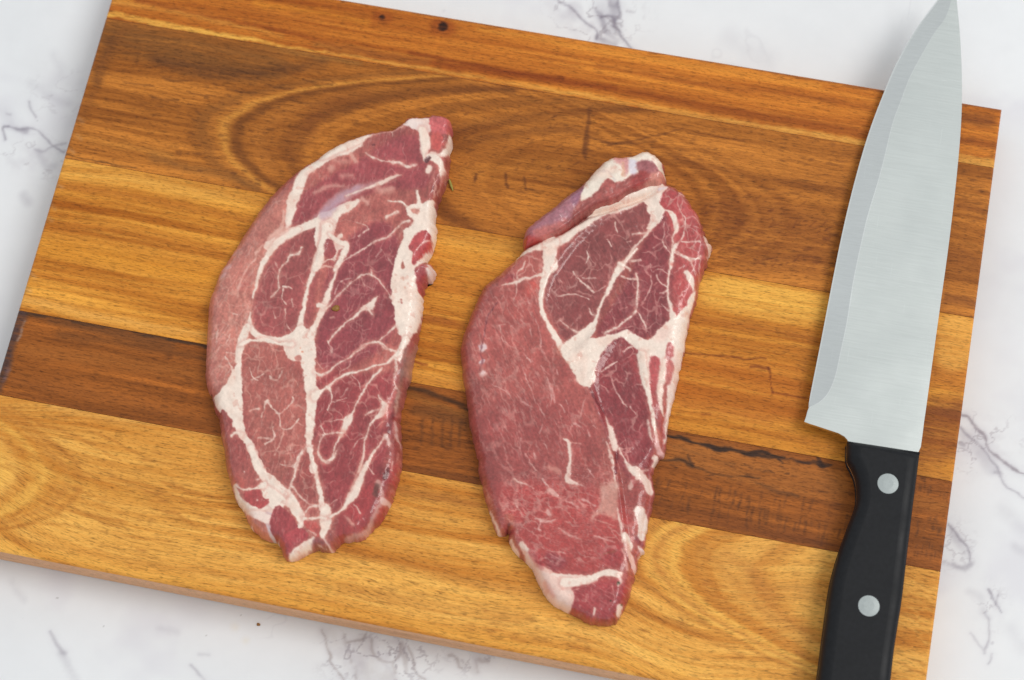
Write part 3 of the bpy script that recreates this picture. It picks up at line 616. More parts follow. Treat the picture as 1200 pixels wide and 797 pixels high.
def tissue(p, px, py, seed, ang, tint):
    """grain of the lean, haze of fine fat and the uneven cream of the fat"""
    A = ang(px, py) if callable(ang) else np.full(len(px), ang)
    ca, sa = np.cos(A), np.sin(A); u = px*ca+py*sa; v = -px*sa+py*ca
    lean = (1-p.fat)[:, None]; fat = p.fat[:, None]
    k = 1.01+0.22*(fbm(px/22, py/22, seed, 3)-0.5)+0.18*(fbm(u/9, v/2.2, seed+1, 3)-0.5)+0.22*(fbm(px/2.4, py/2.4, seed+2, 2)-0.5)
    hz = np.clip(3.2*(fbm(u/6, v/1.7, seed+3, 3)-0.56), 0, 1)*sstep(.40, .62, fbm(px/26, py/26, seed+4, 2))*0.42
    q = p.c*k[:, None]*np.array(tint); q = q*(1-hz[:, None])+rgb((222,168,156))*hz[:, None]
    dk = np.clip(3.0*(fbm(px/13, py/13, seed+8, 3)-0.58), 0, 1)[:, None]*0.28; q = q*(1-dk)+rgb((146,56,58))*dk
    w = np.clip(2.6*(fbm(px/18, py/18, seed+5, 3)-0.52), 0, 1)[:, None]*0.45; f2 = p.c*(1-w)+rgb((230,178,158))*w
    f2 = f2*(1.01+0.07*(fbm(px/5, py/5, seed+6, 2)-0.5))[:, None]
    b = sstep(.68, .80, fbm(px/7, py/7, seed+7, 3))[:, None]*0.30; f2 = f2*(1-b)+rgb((214,140,124))*b
    p.c = np.clip(q*lean+f2*fat, 0, 1); p.h += 0.9*p.fat*(fbm(px/6, py/6, seed+9, 3)-0.5)
    return p
def draw_one(px, py, d):
    p = Paint(px, py, lean_base(px, py, 3, (160,84,82), (198,120,112), 1.75), warp=1.5, wl=6, seed=14); p.jit = 1.2*(fbm(px/2.6, py/2.6, 61, 2)-0.5)+1.3*(fbm(px/9, py/9, 64, 2)-0.5); p.thin = np.clip(0.25+1.3*fbm(px/4, py/4, 67, 3), 0, 1)
    A, B, C, D, E_, F_, G, H = (crop(220,120,4.69), crop(380,120,4.69), crop(220,270,5.311), crop(370,270,5.311), crop(220,400,5.311), crop(350,400,5.311), crop(240,530,5.311), crop(340,530,5.311))
    def f(k, s, pts, w, a=1.0, c=FATC, soft=0.9, h=0.35):
        w = w/s if np.isscalar(w) else [q/s for q in w]
        W = np.array(w, float)
        if W.max() < 3.2: W = W*0.72; p.stroke(k(pts), W+1.6, rgb((206,140,132)), .3*a, 1.6)
        else: p.stroke(k(pts), W+3.5, rgb((214,146,134)), .42*a, 2.6); soft = max(soft, 1.3); W = np.maximum(W-1.1, W*0.6)
        p.stroke(k(pts), W if W.ndim else float(W), c, a, soft, 1.0, h)
    def m(k, pts, c, a=1.0, soft=1.2, fat=0.0, h=-0.15): p.poly(k(pts), rgb(c), a, soft, fat, h)
    # muscle tones
    p.poly([(284,275),(330,225),(345,260),(310,330),(295,400),(270,470),(240,440),(244,350)], rgb((208,140,128)), .85, 9)
    p.poly([(345,235),(420,190),(470,160),(500,170),(500,220),(440,225),(380,265),(345,270)], rgb((166,80,88)), .92, 4)
    p.poly([(305,330),(335,280),(375,272),(372,330),(356,390),(300,392)], rgb((170,90,92)), .85, 4)
    p.poly([(290,405),(345,402),(358,440),(358,500),(330,560),(300,520),(284,450)], rgb((184,110,102)), .88, 4)
    p.poly([(400,290),(450,260),(470,300),(465,380),(430,420),(375,430),(378,350)], rgb((150,70,80)), .92, 5)
    p.poly([(375,440),(440,440),(465,440),(460,500),(430,600),(390,600),(372,520)], rgb((160,70,76)), .92, 5)
    p.poly([(400,600),(440,560),(468,545),(460,590),(425,630),(395,632)], rgb((176,72,76)), .85, 4)
    fine_marbling(p, px, py, 21, 1-sstep(0, 1, (px > 480)*1.0), .3)
    # thin pale streaks of the left flank
    rr = np.random.RandomState(4)
    for q in range(46):
        yy = rr.uniform(285, 470); xl = np.interp(yy, [280,350,440,470], [290,252,246,252]); xx = xl+rr.uniform(6, 48)*(1-0.3*(yy > 400)); L = rr.uniform(6, 20)
        p.stroke([(xx+L*.35,yy-L/2),(xx,yy),(xx-L*.3,yy+L/2)], [.4, rr.uniform(.7,1.6), .4], rgb((226,186,178)), rr.uniform(.3,.75), .7)
    s = 4.69
    f(A,s,[(938,228),(870,262),(800,288),(720,335),(660,375),(620,430),(600,500),(575,560),(560,640),(548,690)], [60,66,46,50,55,62,62,60,48,30])
    f(A,s,[(530,600),(520,680),(490,725),(450,760)], [12,26,30,30], .7, PINKF); f(A,s,[(440,600),(470,560),(520,540)], 14, .35, PINKF)
    f(A,s,[(938,478),(850,515),(780,565),(740,612),(690,650)], [46,48,44,36,20], .6, SILV, 3.5, .1)
    f(A,s,[(938,545),(880,585),(800,622),(720,662),(640,690),(560,725),(500,765),(450,797)], [26,46,50,58,52,58,60,66])
    m(B,[(0,612),(60,582),(120,552),(152,548),(150,565),(90,620),(62,690),(58,750),(110,810),(-40,810),(-40,640)], (243,222,207), 1, 1.2, 1, .3)
    f(A,s,[(790,300),(830,330),(870,330)], 30, .35, PINKF, 3); f(A,s,[(700,500),(760,470),(860,462)], [20,24,18], .5, PINKF, 2); f(A,s,[(790,365)], 42, .5, PINKF, 3); f(A,s,[(850,410),(905,405)], 22, .5, PINKF, 2); f(A,s,[(690,380),(660,400)], 16,.5,PINKF,2)
    f(A,s,[(900,290),(925,330)], 24, .6, PINKF, 2)
    f(B,s,[(-10,300),(60,262),(130,236),(200,208),(262,182)], [40,56,52,44,14]); f(B,s,[(262,182),(330,168),(385,160),(440,125)], [10,10,12,20], .7, PINKF)
    m(B,[(436,118),(462,94),(520,88),(580,92),(592,140),(566,195),(580,262),(556,335),(538,300),(526,240),(520,170),(480,146)], (238,216,208), 1, 1.2, 1, .4)
    m(B,[(576,92),(640,76),(690,92),(704,130),(702,168),(650,180),(622,196),(596,170)], (214,112,116), 1, 1.3); m(B,[(592,180),(630,168),(654,200),(648,240),(622,272),(588,256)], (216,104,100), .95, 1.5)
    f(B,s,[(540,160),(556,220),(550,320)], [50,56,20], 1, FATC)
    f(B,s,[(692,170),(690,220),(668,262),(640,290),(590,284)], [20,40,40,30,30], 1, FATC); f(B,s,[(580,300),(620,315),(645,360),(640,400)], [40,50,40,20], 1, FATC); f(B,s,[(578,362),(572,385)], 34, .9)
    p.stroke(B([(560,325),(575,310)]), 5.5, rgb((100,58,64)), .9, 1.2, 0, -1.2)
    f(B,s,[(230,282),(262,306),(330,326),(400,332),(460,356),(505,346)], [8,14,12,16,20,10], .9); f(B,s,[(380,335),(425,340)], 18, .8)
    f(B,s,[(0,625),(60,565),(130,512),(220,470),(300,446)], [60,50,44,36,26], .6, SILV, 3.5, .1); f(B,s,[(120,520),(220,480),(310,448),(370,420),(425,400)], [8,14,26,24,10], .9)
    f(B,s,[(290,480),(330,488),(370,480)], 34, .55, PINKF, 3); f(B,s,[(205,535),(240,556)], 24, .6, PINKF, 2); f(B,s,[(375,165),(375,190)], 10,.7)
    f(B,s,[(350,548),(420,552),(470,582),(540,572),(600,545)], [10,16,24,30,20]); f(B,s,[(510,488),(516,530),(520,570)], [16,24,30])
    m(B,[(456,580),(540,556),(606,560),(616,690),(620,820),(430,820),(450,720),(488,655),(462,625)], (243,222,207), 1, 1.3, 1, .4)
    m(B,[(478,590),(522,592),(515,615),(490,612)], (214,140,128), .8)
    f(B,s,[(340,640),(405,606)], [14,22], .85); f(B,s,[(180,665),(240,690),(205,740)], 9, .6); f(B,s,[(270,776),(350,742),(400,690),(440,662),(470,655)], [8,12,12,12,18], .9); f(B,s,[(440,662),(400,700),(360,745)], 8,.5)
    f(B,s,[(600,420),(612,470),(600,520)], 8, .7, PINKF); f(B,s,[(655,350),(640,430),(620,500)], 7, .6, PINKF)
    s = 5.311
    f(C,s,[(875,-20),(850,80),(812,170),(784,260),(752,340),(735,420),(715,520),(695,630)], [90,56,50,44,28,30,30,60])
    f(C,s,[(690,0),(600,50),(540,108),(492,170),(462,230),(440,300),(420,380),(405,430)], [44,46,42,42,36,26,20,8]); f(C,s,[(600,0),(540,30),(500,60)], [50,40,20], .6, PINKF, 2)
    f(C,s,[(470,95),(430,140),(425,180),(390,220),(350,280),(320,350),(312,420)], [16,22,14,16,18,20,8], .75, PINKF)
    f(C,s,[(712,110),(690,150),(640,162),(620,200),(580,240),(565,300),(567,368),(540,400),(515,425)], [8,16,18,14,14,15,14,14,10], .95)
    f(C,s,[(590,352),(650,366)], 13, .9); f(C,s,[(595,365),(592,430),(612,466)], 8, .8); f(C,s,[(540,505),(545,552)], 7, .7); f(C,s,[(605,500),(615,580),(645,630)], 9, .8); f(C,s,[(650,430),(655,480)], 6, .6); f(C,s,[(545,200),(560,230)], 10, .5)
    f(C,s,[(392,515),(385,570),(402,622),(442,662),(520,680),(600,678),(660,652),(708,615)], [10,30,50,44,40,40,44,50]); f(C,s,[(372,600),(345,670),(325,740),(312,810)], [40,60,50,44])
    m(C,[(690,600),(780,640),(790,720),(790,810),(640,810),(590,700),(650,660)], (243,222,207), 1, 1.2, 1, .35)
    f(C,s,[(770,660),(806,575),(836,510),(868,420),(898,335),(928,255),(962,190)], [60,38,46,44,24,18,20]); f(C,s,[(815,470),(850,480)], 40)
    f(C,s,[(865,70),(912,98),(932,150),(912,190)], [14,18,20,20]); f(C,s,[(835,205),(880,190),(925,185)], 12, .9); f(C,s,[(800,250),(850,230),(925,240)], [10,14,16], .8, PINKF); f(C,s,[(930,60),(956,40)], 30)
    p.stroke(C([(690,735),(710,770)]), 2, rgb((214,120,90)), .7, 1)
    for q in ((240,225,36),(215,275,30),(295,125,26)): f(C,s,[(q[0]-14,q[1]+10),(q[0]+14,q[1]-10)], q[2], .5, rgb((216,194,206)), 2.5, 0)
    f(C,s,[(285,522),(310,526)], 12, .9); f(C,s,[(265,650),(240,705)], 8, .7); f(C,s,[(190,620),(178,690)], 10, .6)
    f(D,s,[(75,-10),(60,60),(40,140),(5,240)], [70,60,56,50]); f(D,s,[(88,30),(122,60),(160,84),(195,100),(160,180),(118,250)], [24,30,40,44,40,30])
    m(D,[(72,60),(112,72),(130,140),(104,185),(70,170),(54,140)], (168,84,88), .95); f(D,s,[(100,185),(130,165)], 12)
    m(D,[(556,-10),(752,-10),(748,100),(706,140),(690,175),(640,222),(622,245),(640,330),(668,388),(662,480),(642,560),(604,640),(562,720),(532,810),(498,810),(530,720),(530,665),(500,600),(490,500),(470,400),(472,300),(490,200),(520,120),(548,40)], (243,222,207), 1, 1.2, 1, .4)
    m(D,[(612,42),(650,16),(692,6),(718,40),(716,98),(662,150),(622,214),(600,205),(606,145),(586,120)], (196,88,92)); f(D,s,[(718,58),(660,88),(628,130)], 7, .8)
    m(D,[(622,248),(660,218),(690,205),(692,290),(662,386),(630,366),(624,300)], (178,84,90)); m(D,[(540,190),(552,225),(540,248),(530,225)], (186,110,100), .9); p.stroke(D([(534,435),(538,452)]), 2.2, rgb((170,90,80)), .8, .8); p.stroke(D([(556,360)]), 3.2, rgb((226,160,140)), .8, 1); p.stroke(D([(545,290),(548,310)]), 2, rgb((220,170,150)), .7, 1)
    f(D,s,[(715,240),(728,285)], 62, .95, rgb((230,212,202)))
    f(D,s,[(690,205),(720,220),(745,245),(745,285),(722,310),(700,285)], [12,30,30,24,20,14], .95, rgb((228,208,200)))
    f(D,s,[(70,490),(130,420),(200,350),(270,296),(345,276),(400,320),(440,378),(474,430)], [12,14,11,13,18,14,12,16], .92); f(D,s,[(345,250),(350,280)], [6,22], .9); f(D,s,[(120,400),(150,330),(220,300)], 8, .6); f(D,s,[(268,46),(332,0)], [8,13], .9); f(D,s,[(160,210),(220,165),(300,122),(375,70),(450,42),(492,0)], [8,11,12,14,14,10], .8)
    f(D,s,[(290,300),(302,352)], 9, .6, PINKF); f(D,s,[(300,340),(360,370),(380,330)], 6, .4); f(D,s,[(380,170),(410,125)], 8, .5); f(D,s,[(450,175),(480,215)], 10,.6); f(D,s,[(380,455),(435,470)], 6,.4)
    f(D,s,[(80,700),(130,632),(190,580),(245,540),(300,490),(338,478),(382,415)], [14,16,15,18,34,54,12], .95); f(D,s,[(330,500),(350,520)], 20, .8)
    f(D,s,[(205,797),(260,745),(310,710),(382,700),(432,660),(492,600)], [8,14,18,16,14,18], .92); f(D,s,[(398,700),(432,740),(500,756)], [12,15,18], .9); f(D,s,[(80,710),(100,760)], 9, .6); f(D,s,[(90,545),(110,540)], 14, .5, PINKF)
    # the grey-pink cut side of the right edge
    p.poly(D([(668,560),(640,640),(600,720),(560,810),(540,900),(640,900),(660,720)]), rgb((176,138,128)), .8, 3); 
    for q in range(10): p.stroke([(494-q*1.9,378+q*9),(491-q*2.1,392+q*9)], 2.2, rgb((222,190,178)) if q % 2 else rgb((132,84,80)), .6, 1)
    m(E_,[(346,0),(336,150),(340,300),(346,450),(362,560),(402,625),(434,692),(488,810),(424,810),(402,742),(352,642),(302,572),(272,492),(224,432),(196,432),(150,345),(200,312),(252,252),(282,192),(302,160),(310,80),(326,0)], (243,222,207), 1, 1.2, 1, .35)
    m(E_,[(786,0),(794,150),(802,275),(830,315),(808,378),(792,450),(786,530),(776,600),(792,810),(764,810),(760,722),(736,642),(734,540),(742,430),(736,330),(722,240),(702,132),(672,62),(636,18),(660,-5)], (243,222,207), 1, 1.2, 1, .35)
    f(E_,s,[(330,25),(400,-2),(500,0),(560,18),(650,22)], [30,24,34,26,34])
    f(E_,s,[(385,165),(410,230),(432,242)], 9, .8); f(E_,s,[(400,242),(470,206)], 9, .7); f(E_,s,[(592,185),(562,240),(525,236),(515,222)], [8,9,14,12], .7); f(E_,s,[(495,376)], 28, .95); f(E_,s,[(490,385),(472,440),(462,480)], [16,10,5], .8); f(E_,s,[(505,385),(540,430),(572,456),(630,412),(658,372),(650,345)], [14,9,9,12,14,10], .8)
    f(E_,s,[(572,458),(580,540),(640,546),(692,488)], [8,12,12,16], .8); f(E_,s,[(388,438),(442,424)], [14,20], .75); f(E_,s,[(530,540),(542,600),(482,645)], [14,14,12], .75); f(E_,s,[(440,605),(520,610)], 10,.6); f(E_,s,[(602,555),(572,650),(540,715)], [9,14,14], .7, PINKF); f(E_,s,[(742,655),(694,735),(678,800)], [10,18,20], .9); f(E_,s,[(640,655),(645,680)], 8,.6); f(E_,s,[(600,745),(608,780)], 9,.6); f(E_,s,[(590,770),(680,775)], 7,.6)
    f(E_,s,[(275,590),(300,575),(340,585)], [22,24,30]); f(E_,s,[(232,98),(260,140),(282,185)], [10,10,16], .8); f(E_,s,[(185,150),(215,165)], 18, .5, PINKF); f(E_,s,[(240,70),(290,80)], 8,.5)
    for (xx,yy) in ((680,150),(700,190),(705,235),(700,290),(715,330),(690,110)): p.stroke(E_([(xx,yy)]), 7.5, rgb((190,112,104)), .75, 1.2, 0, -.1)
    for (xx,yy) in ((700,45),(715,70)): p.stroke(E_([(xx,yy)]), 2.4, rgb((216,120,90)), .8, .9)
    f(F_,s,[(100,195),(140,212),(190,194),(240,150),(330,95),(420,26),(470,6),(520,20),(560,52),(612,72)], [22,26,16,12,12,15,22,14,14,24], .92); f(F_,s,[(105,128),(150,172),(182,160)], [8,10,12], .7, PINKF); f(F_,s,[(325,95),(318,160),(265,190)], 7, .5); f(F_,s,[(180,0),(210,55)], 9,.6)
    f(F_,s,[(105,345),(150,305),(190,280),(240,240),(300,210),(400,185),(470,155),(540,142),(604,98),(632,60),(668,-10)], [60,30,22,18,24,16,16,18,26,36,46]); f(F_,s,[(175,285),(195,300)], 22)
    f(F_,s,[(190,285),(206,340),(200,390),(180,425)], [12,9,14,8], .85); f(F_,s,[(205,385),(250,372),(300,352)], [12,9,7], .7); f(F_,s,[(308,292),(258,352)], 7, .6); f(F_,s,[(330,215),(372,252),(386,312)], 8, .65)
    f(F_,s,[(522,172),(480,210),(430,272),(402,320),(372,370),(342,440),(312,490),(286,540),(264,590),(230,650),(212,730)], [10,15,14,20,14,16,48,38,26,14,14], .95); p.stroke(F_([(275,560),(262,590)]), 5, rgb((228,160,140)), .6, 2)
    f(F_,s,[(270,572),(210,576),(162,582),(132,632),(124,690),(152,742),(188,758),(218,715)], [20,14,18,14,20,16,24,16], .9); f(F_,s,[(138,530),(166,578)], 10, .8); f(F_,s,[(190,502),(240,490),(290,496)], 9, .7)
    f(F_,s,[(500,338),(520,380),(542,410),(520,450),(482,482),(450,512),(430,560),(412,620),(404,700),(380,810)], [12,18,46,46,26,18,14,18,16,22], .92); f(F_,s,[(415,462),(470,434),(512,430)], [10,12,18], .85); f(F_,s,[(345,662),(378,612),(410,602)], 8, .6); f(F_,s,[(440,580),(455,600)], 9,.6)
    p.poly(F_([(600,260),(620,300),(580,400),(540,520),(500,560),(520,470),(560,360)]), rgb((224,140,128)), .55, 4)
    f(F_,s,[(548,588),(500,652),(452,722),(415,790)], [26,15,20,40], .9); f(F_,s,[(602,118),(606,180),(598,232)], [14,20,14], .85); f(F_,s,[(595,262),(612,290)], 22, .8)
    p.poly(F_([(690,40),(668,150),(640,300),(610,430),(585,470),(590,400),(620,280),(640,150),(655,60)]), rgb((158,118,106)), .75, 3); p.stroke(F_([(625,310),(605,400),(600,450)]), 3.4, rgb((206,176,164)), .7, 1.2)
    p.stroke(F_([(590,450),(570,520),(560,570)]), 5, rgb((112,48,52)), .75, 2.5, 0, -.5)
    f(F_,s,[(600,500),(605,570),(628,640)], [26,26,18], .8, rgb((222,186,176))); f(F_,s,[(545,600),(560,640)], 30, .8, rgb((222,190,180)))
    f(G,s,[(288,-20),(340,110),(392,172),(452,232),(522,292),(572,362),(602,430),(596,470)], [46,56,80,88,86,74,50,34])
    f(G,s,[(178,205),(205,285),(250,335),(330,368),(410,350)], [26,48,56,70,90]); f(G,s,[(370,220),(400,260),(450,310)], [50,80,110]); f(G,s,[(190,200),(240,235),(320,228),(370,205)], [20,16,22,40]); f(G,s,[(400,400),(408,480),(440,555)], [60,50,40], .9, rgb((214,200,202))); f(G,s,[(255,370),(340,400),(400,420)], [20,60,60], 1, rgb((240,214,202)))
    m(G,[(244,270),(282,240),(332,238),(372,280),(402,294),(390,328),(342,352),(284,330)], (182,84,86)); m(G,[(420,372),(462,340),(512,368),(562,430),(572,470),(502,500),(442,540),(408,470)], (168,76,82)); m(G,[(618,430),(690,428),(722,490),(704,535),(650,490)], (206,102,98)); m(G,[(455,560),(500,510),(600,476),(650,515),(620,570),(545,620),(515,668),(484,645)], (184,80,88))
    p.poly(G([(252,382),(300,402),(385,468),(398,548),(330,512),(276,452)]), rgb((228,150,132)), .85, 2.5)
    f(G,s,[(528,645),(580,610),(640,572),(675,540)], [30,52,50,26]); f(G,s,[(550,660),(620,628)], 20, 1, rgb((226,196,184)))
    p.poly(G([(680,540),(760,550),(770,600),(700,605),(660,590)]), rgb((150,86,90)), .8, 2); f(G,s,[(740,530),(770,580),(800,610)], [20,20,30], .95, rgb((234,196,186))); f(G,s,[(700,570),(750,590)], 9,.7)
    f(G,s,[(655,-20),(690,120),(712,230),(732,320),(752,380),(748,470),(735,525)], [34,24,30,42,84,62,30]); f(G,s,[(515,265),(540,202),(562,130),(570,60),(612,-10)], [26,20,18,14,18], .95); f(G,s,[(470,78),(562,96)], 9, .7); f(G,s,[(540,215),(602,282),(660,330),(722,330)], [12,13,15,20], .85); f(G,s,[(605,402),(650,350),(705,340)], [12,17,20], .85); f(G,s,[(618,418),(690,412),(752,412)], 26, .95)
    f(G,s,[(700,0),(740,62),(800,40),(822,-5)], [12,20,16,14], .9); f(G,s,[(768,402),(832,382),(872,332),(902,272),(960,205)], [15,20,24,32,44], .95); f(G,s,[(770,330),(820,300)], 9, .6); f(G,s,[(650,490),(690,520)], 14,.7)
    for q in ((330,175,22),(160,130,12),(250,130,10),(270,458,34),(330,300,14),(370,300,10)): f(G,s,[(q[0],q[1])], q[2], .85, rgb((240,214,206)))
    p.stroke(G([(200,165),(235,200)]), 9, rgb((196,100,92)), .7, 3)
    f(H,s,[(530,-10),(480,82),(440,172),(402,262),(352,322),(312,370),(250,408)], [22,26,42,52,32,22,15], .95); f(H,s,[(455,20),(420,140),(382,240)], [10,18,22], .6, PINKF, 1.5); f(H,s,[(488,95),(522,142)], 9, .7); f(H,s,[(395,325),(435,380)], [10,14], .7); f(H,s,[(345,400),(395,455)], [18,22], .55, PINKF)
    p.poly(H([(560,60),(600,120),(590,220),(560,300),(520,400),(470,470),(440,450),(500,350),(540,220),(545,120)]), rgb((132,52,58)), .6, 5)
    f(H,s,[(545,190),(572,262),(545,350),(502,425),(452,498),(340,530)], [36,28,26,26,34,26], .7, rgb((206,166,156)), 1.6); f(H,s,[(575,300),(625,310)], 40, .85, rgb((226,190,180))); p.poly(H([(590,210),(640,190),(640,290),(590,280)]), rgb((182,100,94)), .8, 2); p.stroke(H([(610,110),(590,160)]), 5, rgb((96,24,30)), .8, 1.6, 0, -.8); p.poly(H([(620,90),(680,70),(680,140),(630,170)]), rgb((190,100,98)), .7, 2); f(H,s,[(640,60),(630,110)], 10,.6)
    p.stroke(H([(540,215),(530,270)]), 6, rgb((112,72,66)), .8, 2)
    f(H,s,[(590,350),(580,380)], 10,.6)
    # dark pinhole and crumb marks
    p.stroke([(245.3,458.5)], 3.4, rgb((52,24,24)), .95, .8, 0, -1); p.stroke(B([(272,238)]), 2.2, rgb((90,36,44)), .8, .8)
    cells(p, px, py, 3, 19, [[(286,405),(345,402),(358,440),(358,500),(330,575),(300,530),(284,450)]], .4)
    cells(p, px, py, 5, 17, [[(375,440),(440,440),(462,450),(455,500),(430,560),(400,600),(376,540)], [(330,520),(360,520),(372,590),(340,590)]], .38)
    cells(p, px, py, 7, 24, [[(305,330),(335,280),(375,272),(370,330),(354,390),(300,392)], [(385,330),(450,280),(465,300),(465,380),(430,420),(378,425)]], .28)
    cells(p, px, py, 9, 15, [[(250,340),(285,285),(310,300),(290,390),(262,450),(243,430)]], .35)
    return tissue(p, px, py, 31, 1.8, (.95,.88,.85))

OUT1 = [(478,140),(490,138.5),(505,137),(521,138),(529,147),(530,160),(528.5,175),(526.5,190),(525,203),(522,217),(516.5,231),(511,248),(510.5,267),(511,278),(508.5,290),(503.7,300),(501,307),(507,311),(510,317),(509.5,324),(505,328),(500,331),(496.5,341),(495,353),(494,371),(492,390),(489,408),(485.5,420),(482,440),(475,461),(469,483),(469,500),(470.5,520),(470,540),(468,557),(462,577),(455,596),(445.5,611),(434,622),(424,630.5),(413,633),(401,635),(395,641),(389,646),(378,645),(370,644),(358,649),(349,654),(341,656),(332,653),(325,636),(315,633),(306,629),(294,618),(287,605),(284,597),(277,588),(272,575),(268,562),(264,545),(262,527),(257.7,509),(255.5,490),(250,481),(247.5,465),(243,457),(239.6,443),(240.3,422),(241,409),(241.4,392),(244,355),(251.5,332),(257.5,317),(267,303),(277,287),(290,267),(305,243.5),(321.5,224),(339,209),(356,195.5),(373,185.5),(389,174.5),(405,167),(420,162),(433,158),(446,155.5),(460,153),(472,145)]
def RW(out):
    r = []
    for (x, y) in out:
        r.append(10 if (y < 300 and x > 400) else (16 if x > 420 else (24 if x < 330 and y < 480 else 14)))
    return r
def steak_one():
    root = tag(empty('pork_steak', (-0.078, 0.0, BT)), 'raw pork neck steak with narrow pointed top and thick white fat down one long side', 'steak', None)
    V, F, p = slab(OUT1, BT+0.0003, 0.0105, RW(OUT1), BT+0.0045, BT+0.0100, draw_one, 0.8, None, 5)
    V = V-np.array(root.location); finish_slab(V, F, p, root, 1)
steak_one()

def draw_two(px, py, d):
    p = Paint(px, py, lean_base(px, py, 8, (168,86,80), (202,122,110), 1.25), warp=1.5, wl=6, seed=24); p.jit = 1.2*(fbm(px/2.6, py/2.6, 61, 2)-0.5)+1.3*(fbm(px/9, py/9, 64, 2)-0.5); p.thin = np.clip(0.25+1.3*fbm(px/4, py/4, 67, 3), 0, 1)
    a, b, c, d_, e, f_, g, h = (crop(590,160,5.311), crop(690,160,5.311), crop(530,290,5.311), crop(670,290,5.311), crop(530,420,5.311), crop(650,420,5.311), crop(540,550,5.311), crop(620,600,5.311))
    s = 5.311
    def f(k, pts, w, al=1.0, cc=FATC, soft=0.9, hh=0.35):
        w = w/s if np.isscalar(w) else [q/s for q in w]
        W = np.array(w, float)
        if W.max() < 3.2: W = W*0.68; p.stroke(k(pts), W+1.6, rgb((210,144,134)), .3*al, 1.6)
        else: p.stroke(k(pts), W+3.5, rgb((216,148,134)), .42*al, 2.6); soft = max(soft, 1.3); W = np.maximum(W-1.1, W*0.6)
        p.stroke(k(pts), W if W.ndim else float(W), cc, al, soft, 1.0, hh)
    def m(k, pts, cc, al=1.0, soft=1.2, fat=0.0, hh=-0.15): p.poly(k(pts), rgb(cc), al, soft, fat, hh)
    p.poly([(640,330),(690,260),(760,232),(765,262),(730,320),(690,400),(670,412),(645,370)], rgb((154,86,84)), .92, 4)
    p.poly([(735,330),(770,250),(790,280),(785,370),(760,396),(700,392)], rgb((150,70,76)), .92, 4)
    p.poly([(775,225),(810,240),(825,290),(815,350),(790,370),(790,290)], rgb((200,94,94)), .9, 4)
    p.poly([(560,345),(600,330),(650,390),(690,460),(700,520),(640,560),(570,560),(548,480),(545,400)], rgb((192,108,100)), .85, 10)
    p.poly([(600,470),(680,480),(700,560),(640,600),(580,580),(560,500)], rgb((172,90,86)), .75, 12)
    p.poly([(694,450),(720,398),(750,405),(760,470),(765,540),(740,560),(715,520)], rgb((156,68,74)), .9, 4)
    p.poly([(590,570),(720,580),(735,650),(700,670),(640,670),(600,620)], rgb((192,84,80)), .85, 9)
    p.poly([(640,690),(740,680),(735,715),(710,732),(670,722)], rgb((174,72,76)), .9, 4)
    fine_marbling(p, px, py, 51, 1.0, .25)
    # dashes of fat in the big left muscle run along its fibres
    rr = np.random.RandomState(14)
    for q in range(150):
        t = rr.rand(); xx = rr.uniform(558, 690); yy = rr.uniform(345, 640)
        if xx > 640+(yy-400)*0.45 or xx < 552+(yy-400)*.14: continue
        L = rr.uniform(4, 15); k = rr.normal(.42, .12)
        p.stroke([(xx-L*k/2,yy-L/2),(xx,yy),(xx+L*k/2,yy+L/2)], [.1, rr.uniform(.3,1.1), .1], rgb((232,188,178)), rr.uniform(.2,.6), .9, None, .1)
    # purple-brown streaks
    for q in range(50):
        xx = rr.uniform(560, 720); yy = rr.uniform(360, 640); L = rr.uniform(10, 26)
        p.stroke([(xx,yy),(xx+L*.4,yy+L)], [1, 3.5, 1], rgb((146,72,78)), rr.uniform(.15,.4), 2)
    f(a,[(80,745),(180,702),(270,680),(380,640),(440,590),(520,535),(600,470),(700,440),(790,400),(870,350),(956,320)], [30,44,62,72,64,64,74,80,90,100,100])
    f(a,[(285,690),(300,810)], [66,84]); f(c,[(612,-20),(600,80),(578,180),(560,260),(554,350),(564,420),(600,480),(642,560),(702,650),(772,730),(832,810)], [110,78,52,42,32,32,34,50,64,92,130])
    p.stroke(a([(330,700),(345,690)]), 5, rgb((232,180,164)), .5, 2)
    m(b,[(300,372),(400,322),(492,312),(462,358),(446,420),(470,458),(522,466),(552,512),(558,582),(530,612),(526,560),(502,492),(470,470),(452,522),(412,562),(368,572),(382,500),(356,450),(362,420)], (243,222,207), 1, 1.2, 1, .35)
    f(b,[(405,550),(332,640),(282,690),(232,762),(196,800)], [34,18,22,20,40], .95); f(b,[(345,600),(270,612)], [18,8], .85); f(b,[(165,540),(176,602)], [12,7], .85); f(b,[(112,640),(136,682)], 9, .8); f(b,[(240,660),(262,650)], 8,.6); f(b,[(230,775),(320,770)], 9, .7)
    f(b,[(552,560),(526,620),(520,682),(510,810)], [26,17,17,28], .95); f(b,[(465,538),(472,600),(460,660),(502,722)], [14,13,10,10], .85); f(b,[(402,692),(460,660)], 7, .5); f(b,[(602,515),(592,600),(562,660),(530,692)], [9,12,12,16], .85); f(b,[(562,360),(550,420),(572,470),(602,512)], [12,10,9,9], .8); f(b,[(572,660),(690,656)], 10, .8); f(b,[(535,716),(600,752),(645,772),(692,750)], [14,16,18,10], .85); f(b,[(600,510),(660,500),(700,560)], 6, .5); f(b,[(660,470),(690,520)], 12, .5, PINKF); f(b,[(565,345),(590,360)], 14, .7); f(b,[(650,560),(690,570)], 8,.5); f(b,[(690,600),(700,650)], 9,.5,PINKF)
    m(b,[(455,362),(500,340),(560,352),(548,420),(560,470),(520,455),(470,450),(444,415)], (196,86,88), .9)
    f(b,[(440,330),(490,318)], [26,14], .8, rgb((222,206,210)))
